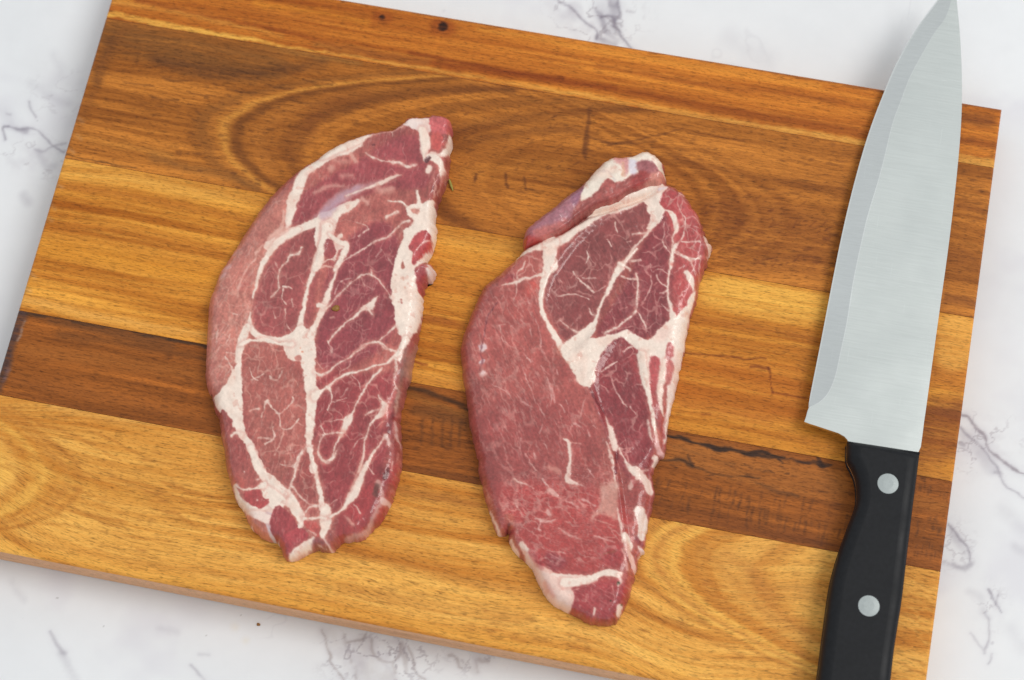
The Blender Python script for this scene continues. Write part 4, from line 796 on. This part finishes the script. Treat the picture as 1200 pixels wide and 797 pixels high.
    f(c,[(560,172),(500,190),(440,200),(400,222),(310,236)], [30,20,24,20,10], .9); f(c,[(455,90),(440,130),(405,160),(408,195)], [6,9,14,12], .75); f(c,[(400,232),(396,300),(380,345)], [16,10,7], .7); f(c,[(400,80),(380,110)], 9,.5)
    p.stroke(c([(500,240),(480,275)]), 13, rgb((220,104,92)), .6, 5); p.poly(c([(330,170),(390,160),(395,200),(330,215)]), rgb((176,82,84)), .7, 2)
    for q in ((188,628,44),(180,715,26),(188,785,34)): f(c,[(q[0]-4,q[1]+4),(q[0]+8,q[1]-6)], q[2], .9, rgb((226,204,206)), 1.6)
    p.stroke(c([(275,350),(222,432),(206,500),(188,600),(172,660),(186,700),(170,760)]), 1.6, rgb((128,70,78)), .65, .9, 0, -.5)
    f(c,[(100,540),(130,600),(165,700)], 7, .35, PINKF)
    for pts, w in (([(290,492),(325,480)],9),([(298,490),(304,550),(318,588)],12),([(316,580),(350,606)],9),([(370,490),(402,545)],10),([(425,455),(452,482)],10),([(465,320),(482,352)],14),([(520,450),(546,540),(556,655)],9),([(480,512),(496,572)],14),([(390,620),(412,672)],9),([(448,660),(492,722)],10),([(555,740),(602,797)],10),([(318,295),(300,330)],8),([(435,760),(452,797)],10),([(260,630),(275,640)],10),([(450,560),(470,600)],8)):
        f(c, pts, [w*.5, w, w*.5], .5, rgb((234,196,188)))
    f(c,[(838,20),(846,62),(830,102)], [8,16,8], .85); f(c,[(752,150),(792,202),(832,232),(882,278)], [14,11,11,9], .85); f(c,[(808,186),(892,190)], 9, .75); f(c,[(650,300),(720,290),(782,295),(852,322)], [9,9,8,10], .75); f(c,[(636,275),(682,228),(672,200)], 8, .55); f(c,[(852,380),(862,408),(892,424)], [10,12,16], .85); f(c,[(880,280),(956,240)], 8, .5); f(c,[(668,448),(722,492),(792,532)], [9,13,24], .85); f(c,[(722,492),(752,468)], 8, .6); f(c,[(740,180),(760,160)], 8,.6); f(c,[(610,260),(650,290)], 7,.5); f(c,[(735,250),(770,230)], 7,.4)
    p.stroke(c([(660,640),(720,700),(790,760)]), 9, rgb((214,134,110)), .45, 4)
    f(d_,[(405,5),(342,80),(302,122),(272,172),(242,232),(202,312),(172,382),(150,452),(122,500),(62,572),(0,645)], [18,24,52,48,32,22,26,30,60,100,140]); f(d_,[(300,98),(352,132),(360,150)], [30,16,10], .9); f(d_,[(345,95),(430,84)], 9, .7); f(d_,[(308,182),(352,198),(402,202)], [16,13,16], .9); f(d_,[(402,172),(412,252),(406,342),(396,402)], [18,19,18,16], .92); f(d_,[(396,402),(332,460),(262,510),(202,542)], [18,15,17,22], .92); f(d_,[(410,410),(452,472),(468,525)], [10,13,10], .85); f(d_,[(420,150),(470,160),(490,190)], 6,.4)
    f(d_,[(642,-10),(622,80),(602,180),(600,290),(612,370),(628,430)], [30,26,22,22,26,52], .95); f(d_,[(488,110),(502,152),(542,136),(592,162)], [8,11,9,10], .8); f(d_,[(494,160),(490,250),(452,335)], [9,7,9], .7); f(d_,[(530,168),(550,222),(602,256)], [12,12,16], .85); f(d_,[(602,270),(548,290)], [16,8], .8); f(d_,[(558,360),(602,402)], [10,14], .8); f(d_,[(640,38),(722,72),(792,70)], [13,14,9], .85); f(d_,[(802,55),(794,185)], 8, .6); f(d_,[(738,88),(772,165)], [17,10], .8); f(d_,[(700,110),(640,165)], 7, .6); f(d_,[(690,200),(665,260)], 8, .5); f(d_,[(580,0),(615,45)], 10, .7)
    f(d_,[(712,158),(738,200),(758,262)], [34,50,22], .95); p.stroke(d_([(622,105)]), 4, rgb((210,80,70)), .6, 2)
    for q in ((510,235),(330,385),(300,395),(235,405),(245,365),(540,430),(430,360)): f(d_,[(q[0],q[1]),(q[0]+16,q[1]-12)], 7, .5, PINKF)
    m(d_,[(168,566),(250,545),(342,518),(402,550),(470,582),(520,540),(592,462),(652,425),(712,355),(742,290),(775,265),(760,330),(728,480),(708,600),(690,720),(672,830),(465,830),(438,810),(428,702),(402,640),(352,590),(300,564),(242,602),(192,662),(152,732),(130,810),(40,810),(-10,740),(-10,650),(60,582)], (243,222,207), 1, 1.3, 1, .35)
    p.poly(d_([(560,490),(620,500),(600,570),(540,590),(510,560)]), rgb((240,198,184)), .6, 5)
    m(d_,[(490,690),(522,680),(552,720),(545,810),(500,830),(486,760)], (208,112,112), .9, 1.6); m(d_,[(590,610),(626,600),(638,660),(622,740),(590,780),(582,700)], (206,106,106), .9, 1.6); f(d_,[(600,620),(585,700)], 8,.6)
    f(d_,[(150,765),(190,770),(280,715)], 8, .8); f(d_,[(318,650),(380,612)], [13,8], .8); p.stroke(d_([(380,680),(395,760)]), 8, rgb((196,92,92)), .5, 4); p.stroke(d_([(-10,690),(25,688)]), 2, rgb((196,110,96)), .8, .9)
    m(e,[(695,-20),(760,42),(802,92),(832,162),(856,192),(872,130),(882,60),(908,-20)], (243,222,207), 1, 1.2, 1, .3)
    for pts, w in (([(180,108),(205,100)],38),([(240,160),(300,192),(360,232)],11),([(430,40),(470,152),(492,192)],9),([(400,230),(452,282),(505,312)],15),([(512,280),(535,296),(585,380)],11),([(555,50),(602,162),(616,252),(608,305)],13),([(668,290),(702,335)],15),([(832,240),(812,310),(802,365)],10),([(758,408),(804,428)],14),([(838,450),(852,485)],9),([(875,425),(900,440)],11),([(512,595),(516,625)],20),([(455,600),(522,702)],11),([(555,750),(592,797)],11),([(838,690),(884,745)],11),([(495,200),(520,290)],8),([(470,0),(490,25)],10),([(645,70),(660,100)],8),([(705,260),(715,290)],8),([(620,190),(640,280)],14),([(570,530),(600,590)],8),([(430,500),(420,560)],6),([(325,420),(345,455)],6),([(540,470),(560,410)],5)):
        f(e, pts, [w*.5, w, w*.5] if len(pts) > 2 else w, .52, rgb((236,200,192)))
    f(e,[(695,505),(724,528),(732,622),(726,702),(718,762),(775,782)], [18,32,25,28,38,26], .92); f(e,[(724,525),(800,535)], 14, .5, PINKF); p.stroke(e([(790,600),(830,660)]), 12, rgb((196,100,92)), .5, 5); f(e,[(600,680),(650,700),(665,720)], [20,34,16], .55, rgb((222,160,144)), 2); f(e,[(380,755),(420,775),(460,790)], [10,20,12], .7, PINKF)
    p.stroke(f_([(215,190),(268,272),(322,352)]), 2.2, rgb((122,54,60)), .75, 1.2, 0, -1.0)
    f(f_,[(318,350),(348,450),(372,545)], [8,40,58], .92); f(f_,[(405,555),(420,602),(470,672),(515,725)], [22,17,34,60], .92); f(f_,[(322,525),(348,600),(368,702),(382,810)], [14,24,22,16], .9); p.stroke(f_([(392,575),(384,640),(378,720)]), 3, rgb((128,56,62)), .85, 1.2, 0, -1.2)
    f(f_,[(535,-20),(560,120),(592,252),(612,342),(622,422),(642,505)], [56,52,38,32,28,26]); f(f_,[(582,375),(602,500)], [20,16], .8); f(f_,[(632,470),(650,560),(692,582)], [26,44,24], .95, rgb((230,178,172)))
    p.poly(f_([(720,10),(800,10),(770,140),(736,300),(712,420),(696,500),(676,500),(690,400),(700,260)]), rgb((242,222,210)), .95, 2, 1.0, .1); f(f_,[(694,30),(655,170),(652,262),(680,340)], [50,56,40,14], .9); p.poly(f_([(700,20),(740,40),(722,150),(690,140)]), rgb((212,118,112)), .85, 2, 0.0); p.stroke(f_([(615,190),(632,290),(660,390),(680,470)]), [5,7,7,4], rgb((186,96,94)), .8, 1.6, 0.0); p.stroke(f_([(690,330),(680,440)]), 2, rgb((226,190,180)), .7, 1)
    m(f_,[(595,0),(640,0),(655,60),(625,200),(600,200),(590,80)], (206,100,102), .8, 2)
    f(f_,[(470,680),(512,700),(562,742),(592,810)], [40,70,60,60], .85); f(f_,[(610,610),(632,600),(620,650)], [20,34,26], .9); f(f_,[(545,690),(580,680)], 20, .7); f(f_,[(490,760),(470,800)], 30,.6); p.stroke(f_([(500,780),(490,740)]), 3.5, rgb((190,84,82)), .8, 1.4,0); p.stroke(f_([(560,705),(590,690)]), 3.5, rgb((176,82,84)), .8, 1.4,0)
    f(f_,[(355,118),(370,180),(432,272),(455,292)], [6,9,9,6], .75); f(f_,[(470,292),(505,338)], [10,6], .7); f(f_,[(240,75),(290,76),(385,24)], [14,9,8], .8); f(f_,[(510,158),(550,170)], 7,.6); f(f_,[(415,525),(440,500)], 8,.6); f(f_,[(430,580),(470,570)], 8,.5)
    for pts, w in (([(328,58),(362,82),(452,122)],13),([(508,58),(540,110)],10),([(550,130),(600,162)],30),([(690,-10),(675,60),(705,84),(765,112)],22),([(655,200),(735,242)],12),([(758,188),(834,232)],15),([(605,368),(652,402),(745,438)],20),([(830,420),(956,456)],13),([(465,310),(525,328),(592,312)],26),([(540,262),(555,290)],24),([(340,215),(352,240)],18),([(565,550),(645,572)],10),([(590,240),(620,235)],14),([(460,370),(500,380)],16),([(500,330),(480,370)],12),([(530,505),(640,525)],7),([(790,0),(810,30)],8)):
        f(g, pts, [w*.5, w, w*.5] if len(pts) > 2 else w, .62, rgb((238,206,196)), 1.3)
    p.poly(g([(868,112),(910,100),(970,80),(975,300),(930,300),(882,275),(826,290),(862,220)]), rgb((228,184,164)), .75, 3, .4); f(g,[(800,300),(880,330),(956,350)], [8,14,8], .5, PINKF); f(g,[(830,270),(815,320)], 24,.5,PINKF)
    f(g,[(378,475),(450,582),(520,642),(562,702),(582,810)], [44,40,62,112,160], 1, PINKF); f(g,[(378,470),(420,500)], [44,30], .9, FATC); f(g,[(580,690),(700,690),(802,690),(872,652),(960,648)], [84,74,52,42,52], .95); f(g,[(178,248),(214,332),(244,400)], [16,24,30], .95, rgb((242,214,200))); f(g,[(306,435),(340,510)], [34,46], .95, rgb((242,214,200)))
    p.stroke(g([(500,620),(550,740)]), 4, rgb((216,140,128)), .6, 2); p.poly(g([(275,285),(330,290),(330,360),(290,330)]), rgb((206,128,96)), .5, 3); p.stroke(g([(165,160),(185,190)]), 6, rgb((222,160,140)), .6, 2); f(g,[(150,100),(180,170)], 12,.4,PINKF); f(g,[(240,190),(262,260)], 14,.45,PINKF)
    p.stroke(g([(450,520),(500,590)]), 9, rgb((184,62,70)), .6, 4); p.poly(g([(530,520),(650,560),(640,620),(560,630)]), rgb((152,70,80)), .6, 4); p.stroke(g([(300,340),(285,380)]), 3, rgb((120,50,50)), .7, 1.5, 0, -1)
    m(h,[(-20,250),(50,340),(150,400),(250,418),(262,470),(282,540),(240,610),(150,575),(86,490),(36,400),(-20,330)], (236,198,184), 1, 1.5, 1, .3); p.stroke(h([(100,440),(150,520)]), 5, rgb((222,150,136)), .6, 2.5); p.poly(h([(190,490),(255,500),(240,580),(180,560)]), rgb((242,210,196)), .7, 3)
    f(h,[(220,442),(332,432),(422,400),(482,380),(562,392)], [62,50,42,42,54], .95); f(h,[(556,398),(575,430),(556,450)], 26, .8); m(h,[(430,420),(480,400),(510,430),(490,450)], (200,96,92), .7)
    f(h,[(545,-20),(570,80),(582,190)], [16,20,14], .85); f(h,[(598,150),(622,205)], [50,64], .95); f(h,[(600,205),(642,302),(662,352)], [30,40,34], .95, rgb((234,192,182))); p.stroke(h([(582,232),(622,300),(632,340)]), 1.8, rgb((120,54,56)), .8, .9, 0, -1)
    f(h,[(690,-10),(712,60),(702,140)], [80,76,50], .95, rgb((236,216,204))); p.stroke(h([(670,160),(700,190)]), 5, rgb((140,70,78)), .7, 2); f(h,[(685,200),(712,245),(690,270)], [20,46,30], .95, rgb((236,210,200))); f(h,[(590,240),(610,360)], [30,24], .7, rgb((228,176,164))); p.poly(h([(600,20),(640,30),(660,110),(640,150),(600,100)]), rgb((196,98,94)), .75, 3)
    f(h,[(410,605),(402,635)], 22, .85); f(h,[(568,585),(560,625)], [40,34], .92); f(h,[(515,465),(532,545)], [12,9], .6, PINKF); f(h,[(590,455),(655,470)], 6,.6); f(h,[(360,520),(350,560)], 14,.35,PINKF); f(h,[(270,490),(310,480)], 10,.5,PINKF)
    p.poly(h([(440,240),(540,200),(580,240),(560,340),(480,330)]), rgb((192,72,80)), .5, 5); p.stroke(h([(470,265),(530,250)]), 3, rgb((150,90,56)), .5, 1.2); p.poly(h([(570,400),(650,390),(650,480),(600,470)]), rgb((196,108,100)), .5, 4)
    f(b,[(716,600),(745,655),(765,710),(738,728)], [16,34,36,20], .95, rgb((238,212,196)))
    for q in ((555,445,4.5),(510,555,2.4),(575,572,2.2)): p.stroke(h([(q[0],q[1])]), q[2], rgb((78,62,40)), .85, .8)
    cells(p, px, py, 23, 11, [[(562,345),(600,328),(630,330),(645,390),(690,460),(712,530),(715,590),(640,610),(580,590),(556,500),(548,410)]], .34, .4, 3.4)
    cells(p, px, py, 25, 10, [[(590,590),(720,560),(735,640),(640,665),(605,630)]], .45, 1.05, 3.0)
    cells(p, px, py, 13, 17, [[(778,222),(808,240),(824,290),(815,350),(795,370),(788,290)]], .65)
    cells(p, px, py, 15, 21, [[(640,330),(690,262),(755,236),(760,262),(728,320),(690,400),(672,410),(646,370)]], .45)
    cells(p, px, py, 17, 18, [[(735,330),(770,250),(788,280),(785,370),(760,396),(705,390)]], .45)
    cells(p, px, py, 19, 16, [[(585,318),(632,294),(634,325),(590,345)], [(700,450),(725,400),(750,410),(758,480),(740,550),(716,510)]], .55)
    return tissue(p, px, py, 131, lambda x, y: 1.15-0.6*sstep(540, 640, y), (.90,.80,.80))

OUT2 = [(616,291),(640,275),(660,255),(690,232),(720,218),(750,212),(772,212),(784,217.5),(792,221.5),(801,227.5),(811,241),(820,254),(824.5,267),(826,275),(831,283),(834.5,291),(832,299),(829,305),(828,312),(824.5,319),(819,337),(815.5,356),(810.5,366),(807,381),(804.5,399),(801.5,416),(798,430),(793.5,448),(788,476),(783.5,499),(781,514),(779.5,530),(771,541),(766,553),(767.5,566),(767,579),(764,598),(759,618),(757,632),(755,645),(749,653),(746,667),(743.5,679),(740.5,692),(733,711),(725.4,724),(718,731),(706.6,732.5),(691.6,730),(676.5,722.5),(663,715.5),(648,707),(637.5,695),(630,680),(622.5,665),(609.5,652),(600,642.5),(596,632),(596,624),(590.5,626),(585,626.5),(579,618),(575.5,605),(571.5,594),(567.5,582),(564,565),(560,550),(560.5,540),(557.5,529),(553,510),(548.5,488),(546,463),(541.5,438),(540.3,420),(539.5,405),(543,391),(549,374),(556,355.5),(564,338.5),(570,332),(588,317),(605,303)]
def draw_flap(px, py, d):
    p = Paint(px, py, rgb((164,84,80)), warp=1.6, wl=6, seed=34); p.jit = 1.2*(fbm(px/2.6, py/2.6, 61, 2)-0.5)+1.3*(fbm(px/9, py/9, 64, 2)-0.5); p.thin = np.clip(0.25+1.3*fbm(px/4, py/4, 67, 3), 0, 1); a = crop(590,160,5.311); b = crop(690,160,5.311); s = 5.311
    t = fbm(px/5, py/5, 5, 3)[:, None]; p.c = p.c*(0.86+0.28*t)
    def m(k, pts, cc, al=1.0, soft=1.6, fat=0.0, hh=0.0): p.poly(k(pts), rgb(cc), al, soft, fat, hh)
    m(a,[(100,640),(150,570),(240,490),(340,410),(430,330),(500,290),(500,360),(440,460),(400,540),(300,600),(200,650),(130,730)], (172,116,132), .95, 2.5)
    m(a,[(110,640),(160,620),(240,640),(220,690),(130,730),(105,690)], (176,62,58), .9, 3); m(a,[(180,600),(300,560),(400,520),(360,580),(250,640)], (196,110,104), .8, 3)
    m(a,[(420,345),(500,290),(500,350),(470,420),(430,440)], (152,104,134), .7, 3)
    m(a,[(480,420),(500,320),(560,230),(620,170),(690,130),(780,120),(850,140),(840,240),(800,250),(740,290),(690,300),(640,290),(590,350),(520,400)], (240,224,208), 1, 1.6, 1.0, .3)
    m(a,[(690,135),(770,130),(785,200),(750,260),(735,200),(700,180)], (222,146,150), .8, 3); p.stroke(a([(740,180),(745,260)]), 3.4, rgb((236,190,158)), .7, 1.4); p.stroke(a([(600,230),(650,240),(690,290)]), 2.5, rgb((206,190,184)), .7, 1.5)
    m(a,[(780,150),(820,150),(835,230),(800,260),(775,220)], (222,212,220), .9, 2, 1.0)
    m(b,[(240,150),(300,110),(360,95),(420,120),(470,180),(475,250),(440,230),(400,190),(300,165)], (244,228,212), 1, 1.6, 1.0, .3)
    m(b,[(300,170),(390,175),(440,240),(400,250),(320,235),(295,220)], (172,104,112), .9, 2); m(b,[(360,270),(430,230),(475,260),(470,300),(400,330),(350,320)], (224,156,142), .8, 3, .0)
    m(b,[(260,270),(340,235),(375,260),(350,300),(280,330)], (158,58,58), .75, 3)
    p.stroke(b([(450,300),(475,290),(490,296)]), 3, rgb((130,84,92)), .7, 1.2)
    rr = np.random.RandomState(3)
    for q in range(40):
        xx = rr.uniform(420, 900); yy = 560-(xx-420)*0.55+rr.uniform(-30, 30); p.stroke(a([(xx,yy),(xx+rr.uniform(10,40),yy-rr.uniform(5,25))]), rr.uniform(.6,1.6), rgb((206,140,130)), rr.uniform(.2,.5), .8)
    return tissue(p, px, py, 231, -0.5, (.97,.93,.9))
OUTF = [(613,283),(614,274),(619,267),(635,254),(649,243),(668,228),(683,217),(695,203),(706,192),(718,186.5),(731,185.5),(740,184),(751,179.5),(762,180),(772,186),(778,195),(779.5,207),(782,215),(774,222),(760,226),(748,230),(736,236),(722,244),(708,248),(694,254),(682,262),(672,270),(658,280),(640,287),(624,292),(615,294)]
def steak_two():
    root = tag(empty('pork_steak', (0.032, 0.0, BT)), 'raw pork neck steak with a fatty flap folded over its top and broad lean side', 'steak', None)
    def bulge(px, py, d):
        # the lobe beside the lower crease lies lower than the big muscle
        t = sstep(-3, 3, (px-np.interp(py, [440,470,500,560,650], [690,700,712,726,738])))*sstep(440, 480, py)*sstep(690, 640, py)
        M = catmull([(637,345),(652,312),(690,268),(740,238),(766,232),(772,262),(735,325),(700,385),(682,408),(668,412),(650,392),(638,365)], 4, True)
        sd = sdist(px, py, M, 40)[0]; low = sstep(-3, 7, sd)*(0.45+0.55*sstep(735, 650, px))
        L2 = catmull([(695,452),(712,410),(728,398),(748,408),(756,460),(762,520),(745,540),(716,515)], 4, True); low2 = sstep(-3, 8, sdist(px, py, L2, 30)[0])
        g = np.exp(-((py-np.interp(px, [640,690,712,740,770], [284,252,246,236,224]))/3.5)**2)*sstep(630, 690, px)*sstep(780, 750, px)
        return -(0.0022*t+0.0017*low+0.0010*low2+0.0035*g)*sstep(0, 6, d)
    V, F, p = slab(OUT2, BT+0.0003, 0.0105, [22 if x < 600 and y < 590 else (20 if x > 740 and y > 350 else 14) for x, y in OUT2], BT+0.0045, BT+0.0100, draw_two, 0.8, bulge, 9)
    V = V-np.array(root.location); finish_slab(V, F, p, root, 2)
    fl = empty('folded_flap', (0, 0, 0)); fl.parent = root
    V, F, p = slab(OUTF, BT+0.0006, 0.0150, [16 if i < 17 else 7 for i in range(len(OUTF))], BT+0.006, BT+0.0125, draw_flap, 0.8, lambda px, py, d: -0.0035*sstep(0, 1, (px-600)/200+(py-250)/60)*sstep(2, 9, d), 13, 0.0012)
    V = V-np.array(root.location); finish_slab(V, F, p, fl, 3)
steak_two()
# ------------------------------------------------------------------ the chef's knife
def build_knife():
    root = tag(empty('chef_knife', (0.19, 0.02, BT)), "wide bladed chef's knife with black riveted handle lying across the board's end", 'knife')
    L = np.array(root.location); HZ = BT+0.0155
    def zb(py): return BT+0.0072-0.004*((520-np.asarray(py, float))/520)      # mid plane of the blade sinks a little towards the tip
    def pts(P, n):
        Q = catmull(P, 12); d = np.r_[0, np.cumsum(np.hypot(*np.diff(Q, axis=0).T))]; t = np.linspace(0, d[-1], n)
        return np.column_stack([np.interp(t, d, Q[:, 0]), np.interp(t, d, Q[:, 1])])
    edge = [(1119,-32),(1110,-18),(1097,0),(1075,30),(1053,68),(1037,105),(1020,150),(1005,200),(990,260),(977.5,320),(962,400),(950,460),(947,478)]
    bev = [(1119.6,-30),(1117,-8),(1109,18),(1096,36),(1082,60),(1067,88),(1057,114),(1046,144),(1037,181),(1030,208),(1020,241),(1013,267),(1000,327),(992,377),(984,415),(978,442),(970,461),(960,472),(947.5,478.5)]
    spine = [(1120,-32),(1122,-5),(1126,40),(1128,90),(1127,140),(1122,200),(1112,285),(1100,370),(1088,455),(1084.5,480)]
    N = 90; A, B, S = pts(edge, N), pts(bev, N), pts(spine, N)
    hl = np.array([(945.5,484),(944,490),(942,495.5),(948,497.8),(955,500),(970,505),(982,509),(989,513),(992.5,517),(994,523),(994.5,531)], float)
    hr = np.array([(1083.8,485),(1083,490),(1082,497),(1081.5,501),(1081,505),(1080.2,511),(1079.4,517),(1078.8,521),(1078.3,525),(1075.5,531),(1072,540)], float)
    A = np.vstack([A, hl]); B = np.vstack([B, hl+[0.05, 0]]); S = np.vstack([S, hr]); NB = N; N = len(A)
    def w3(P, th):
        z = zb(P[:, 1]); v = unproj(P[:, 0], P[:, 1], BT+0.0065); v[:, 2] = z+th; return v
    half = 0.0011
    verts, faces = [], []
    def addrow(P, th): verts.append(w3(P, th)); return sum(len(q) for q in verts)-len(P)
    hs = np.full(N, half)
    te = np.where(np.arange(N) < NB, 0.00012, half); D_ = B-A; ln = np.linalg.norm(D_, axis=1)[:, None]+1e-6; A2 = A+D_*np.minimum(0.12, 1.6/ln); B2 = B+(S-B)*0.012
    et = addrow(A, te); e2 = addrow(A2, te+(hs-te)*0.16); bt = addrow(B, hs*0.985); b2 = addrow(B2, hs); m1 = addrow((B*2+S)/3, hs); m2 = addrow((B+S*2)/3, hs); st = addrow(S, hs)
    sb = addrow(S, -hs); bb = addrow(B, -hs); eb = addrow(A, -te)
    rows = [et, e2, bt, b2, m1, m2, st, sb, bb, eb]
    for k in range(len(rows)):
        r0, r1 = rows[k], rows[(k+1) % len(rows)]
        for i in range(N-1): faces.append((r0+i, r0+i+1, r1+i+1, r1+i))
    V = np.vstack(verts)
    me = bpy.data.meshes.new('blade'); me.from_pydata([tuple(q) for q in V-L], [], [tuple(q) for q in faces])
    bm = bmesh.new(); bm.from_mesh(me); bmesh.ops.recalc_face_normals(bm, faces=bm.faces); bm.to_mesh(me); bm.free()
    me.materials.append(STEEL); me.materials.append(BEVEL); me.materials.append(EDGE_GLINT)
    for k, f in enumerate(me.polygons):
        r = k//(N-1)
        if k % (N-1) < NB-1: f.material_index = {0: 2, 1: 1, 2: 2, 8: 1}.get(r, 0)  # painted highlight on edge and shoulder strips, darkened tint on the bevel
    o = bpy.data.objects.new('blade', me); col.objects.link(o); o.parent = root
    # handle: two black scales round a steel tang
    left = [(993.5,517),(993,530),(994,540),(999,550),(1003.5,562),(1005,577),(1003.5,592),(993.5,619),(982,652),(973.5,685),(967,731),(958.5,797),(952,850),(951,880),(958,902)]
    right = [(1030,908),(1036,890),(1037.5,850),(1044,797),(1048.5,758),(1057,704),(1063.5,648),(1070,594),(1075.5,551),(1078,530)]
    out = catmull(left, 5).tolist()+catmull(right, 5).tolist()
    O = np.array(out)
    def inset(Q, d):
        T = np.roll(Q, -1, 0)-np.roll(Q, 1, 0); T /= np.linalg.norm(T, axis=1)[:, None]+1e-9
        Nn = np.column_stack([-T[:, 1], T[:, 0]]); c = Q.mean(0)
        area2 = np.sum(Q[:, 0]*np.roll(Q[:, 1], -1)-np.roll(Q[:, 0], -1)*Q[:, 1]); sg = 1 if area2 > 0 else -1
        return Q+sg*Nn*d
    base = unproj(O[:, 0], O[:, 1], BT+0.012)[:, :2]
    def smooth(Q, k):
        for _ in range(k): Q = (np.roll(Q, 1, 0)+2*Q+np.roll(Q, -1, 0))/4
        return Q
    black = NT('black_handle_plastic'); o_ = black.coords()
    bc = black.mapr(black.noise(o_, 500, 4), 0.3, 0.7, 0.85, 1.2); rg = black.n('ShaderNodeRGB'); rg.outputs[0].default_value = (0.010, 0.0105, 0.0125, 1)
    black.l(black.mul(rg.outputs[0], bc), black.b.inputs['Base Color']); black.l(black.mapr(black.noise(o_, 60, 5), 0.3, 0.7, 0.40, 0.55), black.b.inputs['Roughness']); black.set(Specular_IOR_Level=0.2)
    black.bump(black.noise(o_, 1800, 2), 0.12, 0.0002)
    def scale(name, zlo, prof, flip):
        VV, FF = [], []; n = len(base)
        for d, z in prof:
            q = smooth(inset(base, d), int(d*1800)); VV.append(np.column_stack([q, np.full(n, zlo+z)]))
        for k in range(len(prof)-1):
            for i in range(n):
                j = (i+1) % n; FF.append((k*n+i, k*n+j, (k+1)*n+j, (k+1)*n+i))
        c = VV[-1]; me = bpy.data.meshes.new(name)
        me.from_pydata([tuple(q) for q in np.vstack(VV)-L], [], FF+[tuple((len(prof)-1)*n+i for i in range(n))]+[tuple(range(n))[::-1]])
        bm = bmesh.new(); bm.from_mesh(me); bmesh.ops.recalc_face_normals(bm, faces=bm.faces); bm.to_mesh(me); bm.free()
        for f in me.polygons: f.use_smooth = len(f.vertices) == 4
        me.materials.append(black.m if name != 'tang' else STEEL)
        o = bpy.data.objects.new(name, me); col.objects.link(o); o.parent = root; return o
    zc = BT+0.0072
    prof = [(0.0, 0.0), (0.0, 0.0028), (0.0003, 0.0046), (0.0012, 0.0061), (0.0026, 0.0070), (0.0042, 0.0073), (0.0052, 0.0074)]
    up = scale('handle_scale', zc+0.0011, prof, 1); lo = scale('handle_scale', zc-0.0011, [(d, -z*0.80) for d, z in prof], -1)
    tang = scale('tang', zc-0.0011, [(0.0001, 0.0), (0.0001, 0.0022)], 1)
    rv = plain('brushed_rivet', (194, 200, 198), 0.2, 1.0, 700, 0.06)
    zt = zc+0.0011+0.0074
    for (rx, ry) in ((1040.7,566.7), (1018.3,710), (997,850)):
        c = unproj(rx, ry, zt); R = 0.00445; me = bpy.data.meshes.new('rivet'); bm = bmesh.new()
        rings = [(R, -0.002), (R, 0.00006), (R-0.00018, 0.00022), (R*0.5, 0.00028)]; prev = None
        for r, z in rings:
            ring = [bm.verts.new((c[0]-L[0]+r*math.cos(t*math.tau/40), c[1]-L[1]+r*math.sin(t*math.tau/40), zt+z-L[2])) for t in range(40)]
            if prev:
                for i in range(40): bm.faces.new((prev[i], prev[(i+1) % 40], ring[(i+1) % 40], ring[i]))
            prev = ring
        bm.faces.new(prev); bm.to_mesh(me); bm.free(); me.materials.append(rv)
        o = bpy.data.objects.new('rivet', me); col.objects.link(o); o.parent = up
build_knife()

# ------------------------------------------------------------------ small bits
def bit(name, label, cat, px, py, z, size, c, seed, ang=0.0, group=None):
    me = bpy.data.meshes.new(name); bm = bmesh.new(); bmesh.ops.create_icosphere(bm, subdivisions=2, radius=1)
    rr = np.random.RandomState(seed); ca, sa = math.cos(ang), math.sin(ang)
    for v in bm.verts:
        k = 1+rr.uniform(-.16, .16); x, y, zz = v.co.x*size[0]*k, v.co.y*size[1]*k, v.co.z*size[2]*k
        v.co = (x*ca-y*sa, x*sa+y*ca, zz+size[2]*0.7)
    bm.to_mesh(me); bm.free()
    for f in me.polygons: f.use_smooth = True
    me.materials.append(plain(name+'_skin', c, 0.5, 0, 900, 0.25)); o = bpy.data.objects.new(name, me); col.objects.link(o); o.location = unproj(px, py, z)
    return tag(o, label, cat, group)
bit('seed', 'tiny amber spice seed sticking to the steak with the pointed top', 'seed', 393.5, 362, BT+0.0100, (0.0019, 0.0015, 0.0009), (150,104,40), 1, .6)
bit('herb_flake', 'small yellow-green herb flake on the steak with the folded flap', 'herb flake', 686.5, 524, BT+0.0102, (0.0021, 0.0011, 0.0003), (186,146,70), 2, -1.0)
bit('peppercorn_crumb', 'dark green pepper crumb near the lower tip of the flap-topped steak', 'crumb', 724.5, 683.5, BT+0.0100, (0.0008, 0.0008, 0.0005), (66,60,36), 3)
bit('herb_sliver', 'pale green herb sliver poking out from under the pointed steak', 'herb sliver', 528, 216, BT+0.0004, (0.0035, 0.0006, 0.0004), (150,140,60), 4, -1.05)
bit('brown_crumb', 'small brown crumb on the marble in front of the board', 'crumb', 303, 732, 0.0, (0.0009, 0.0007, 0.0004), (150,104,48), 5)
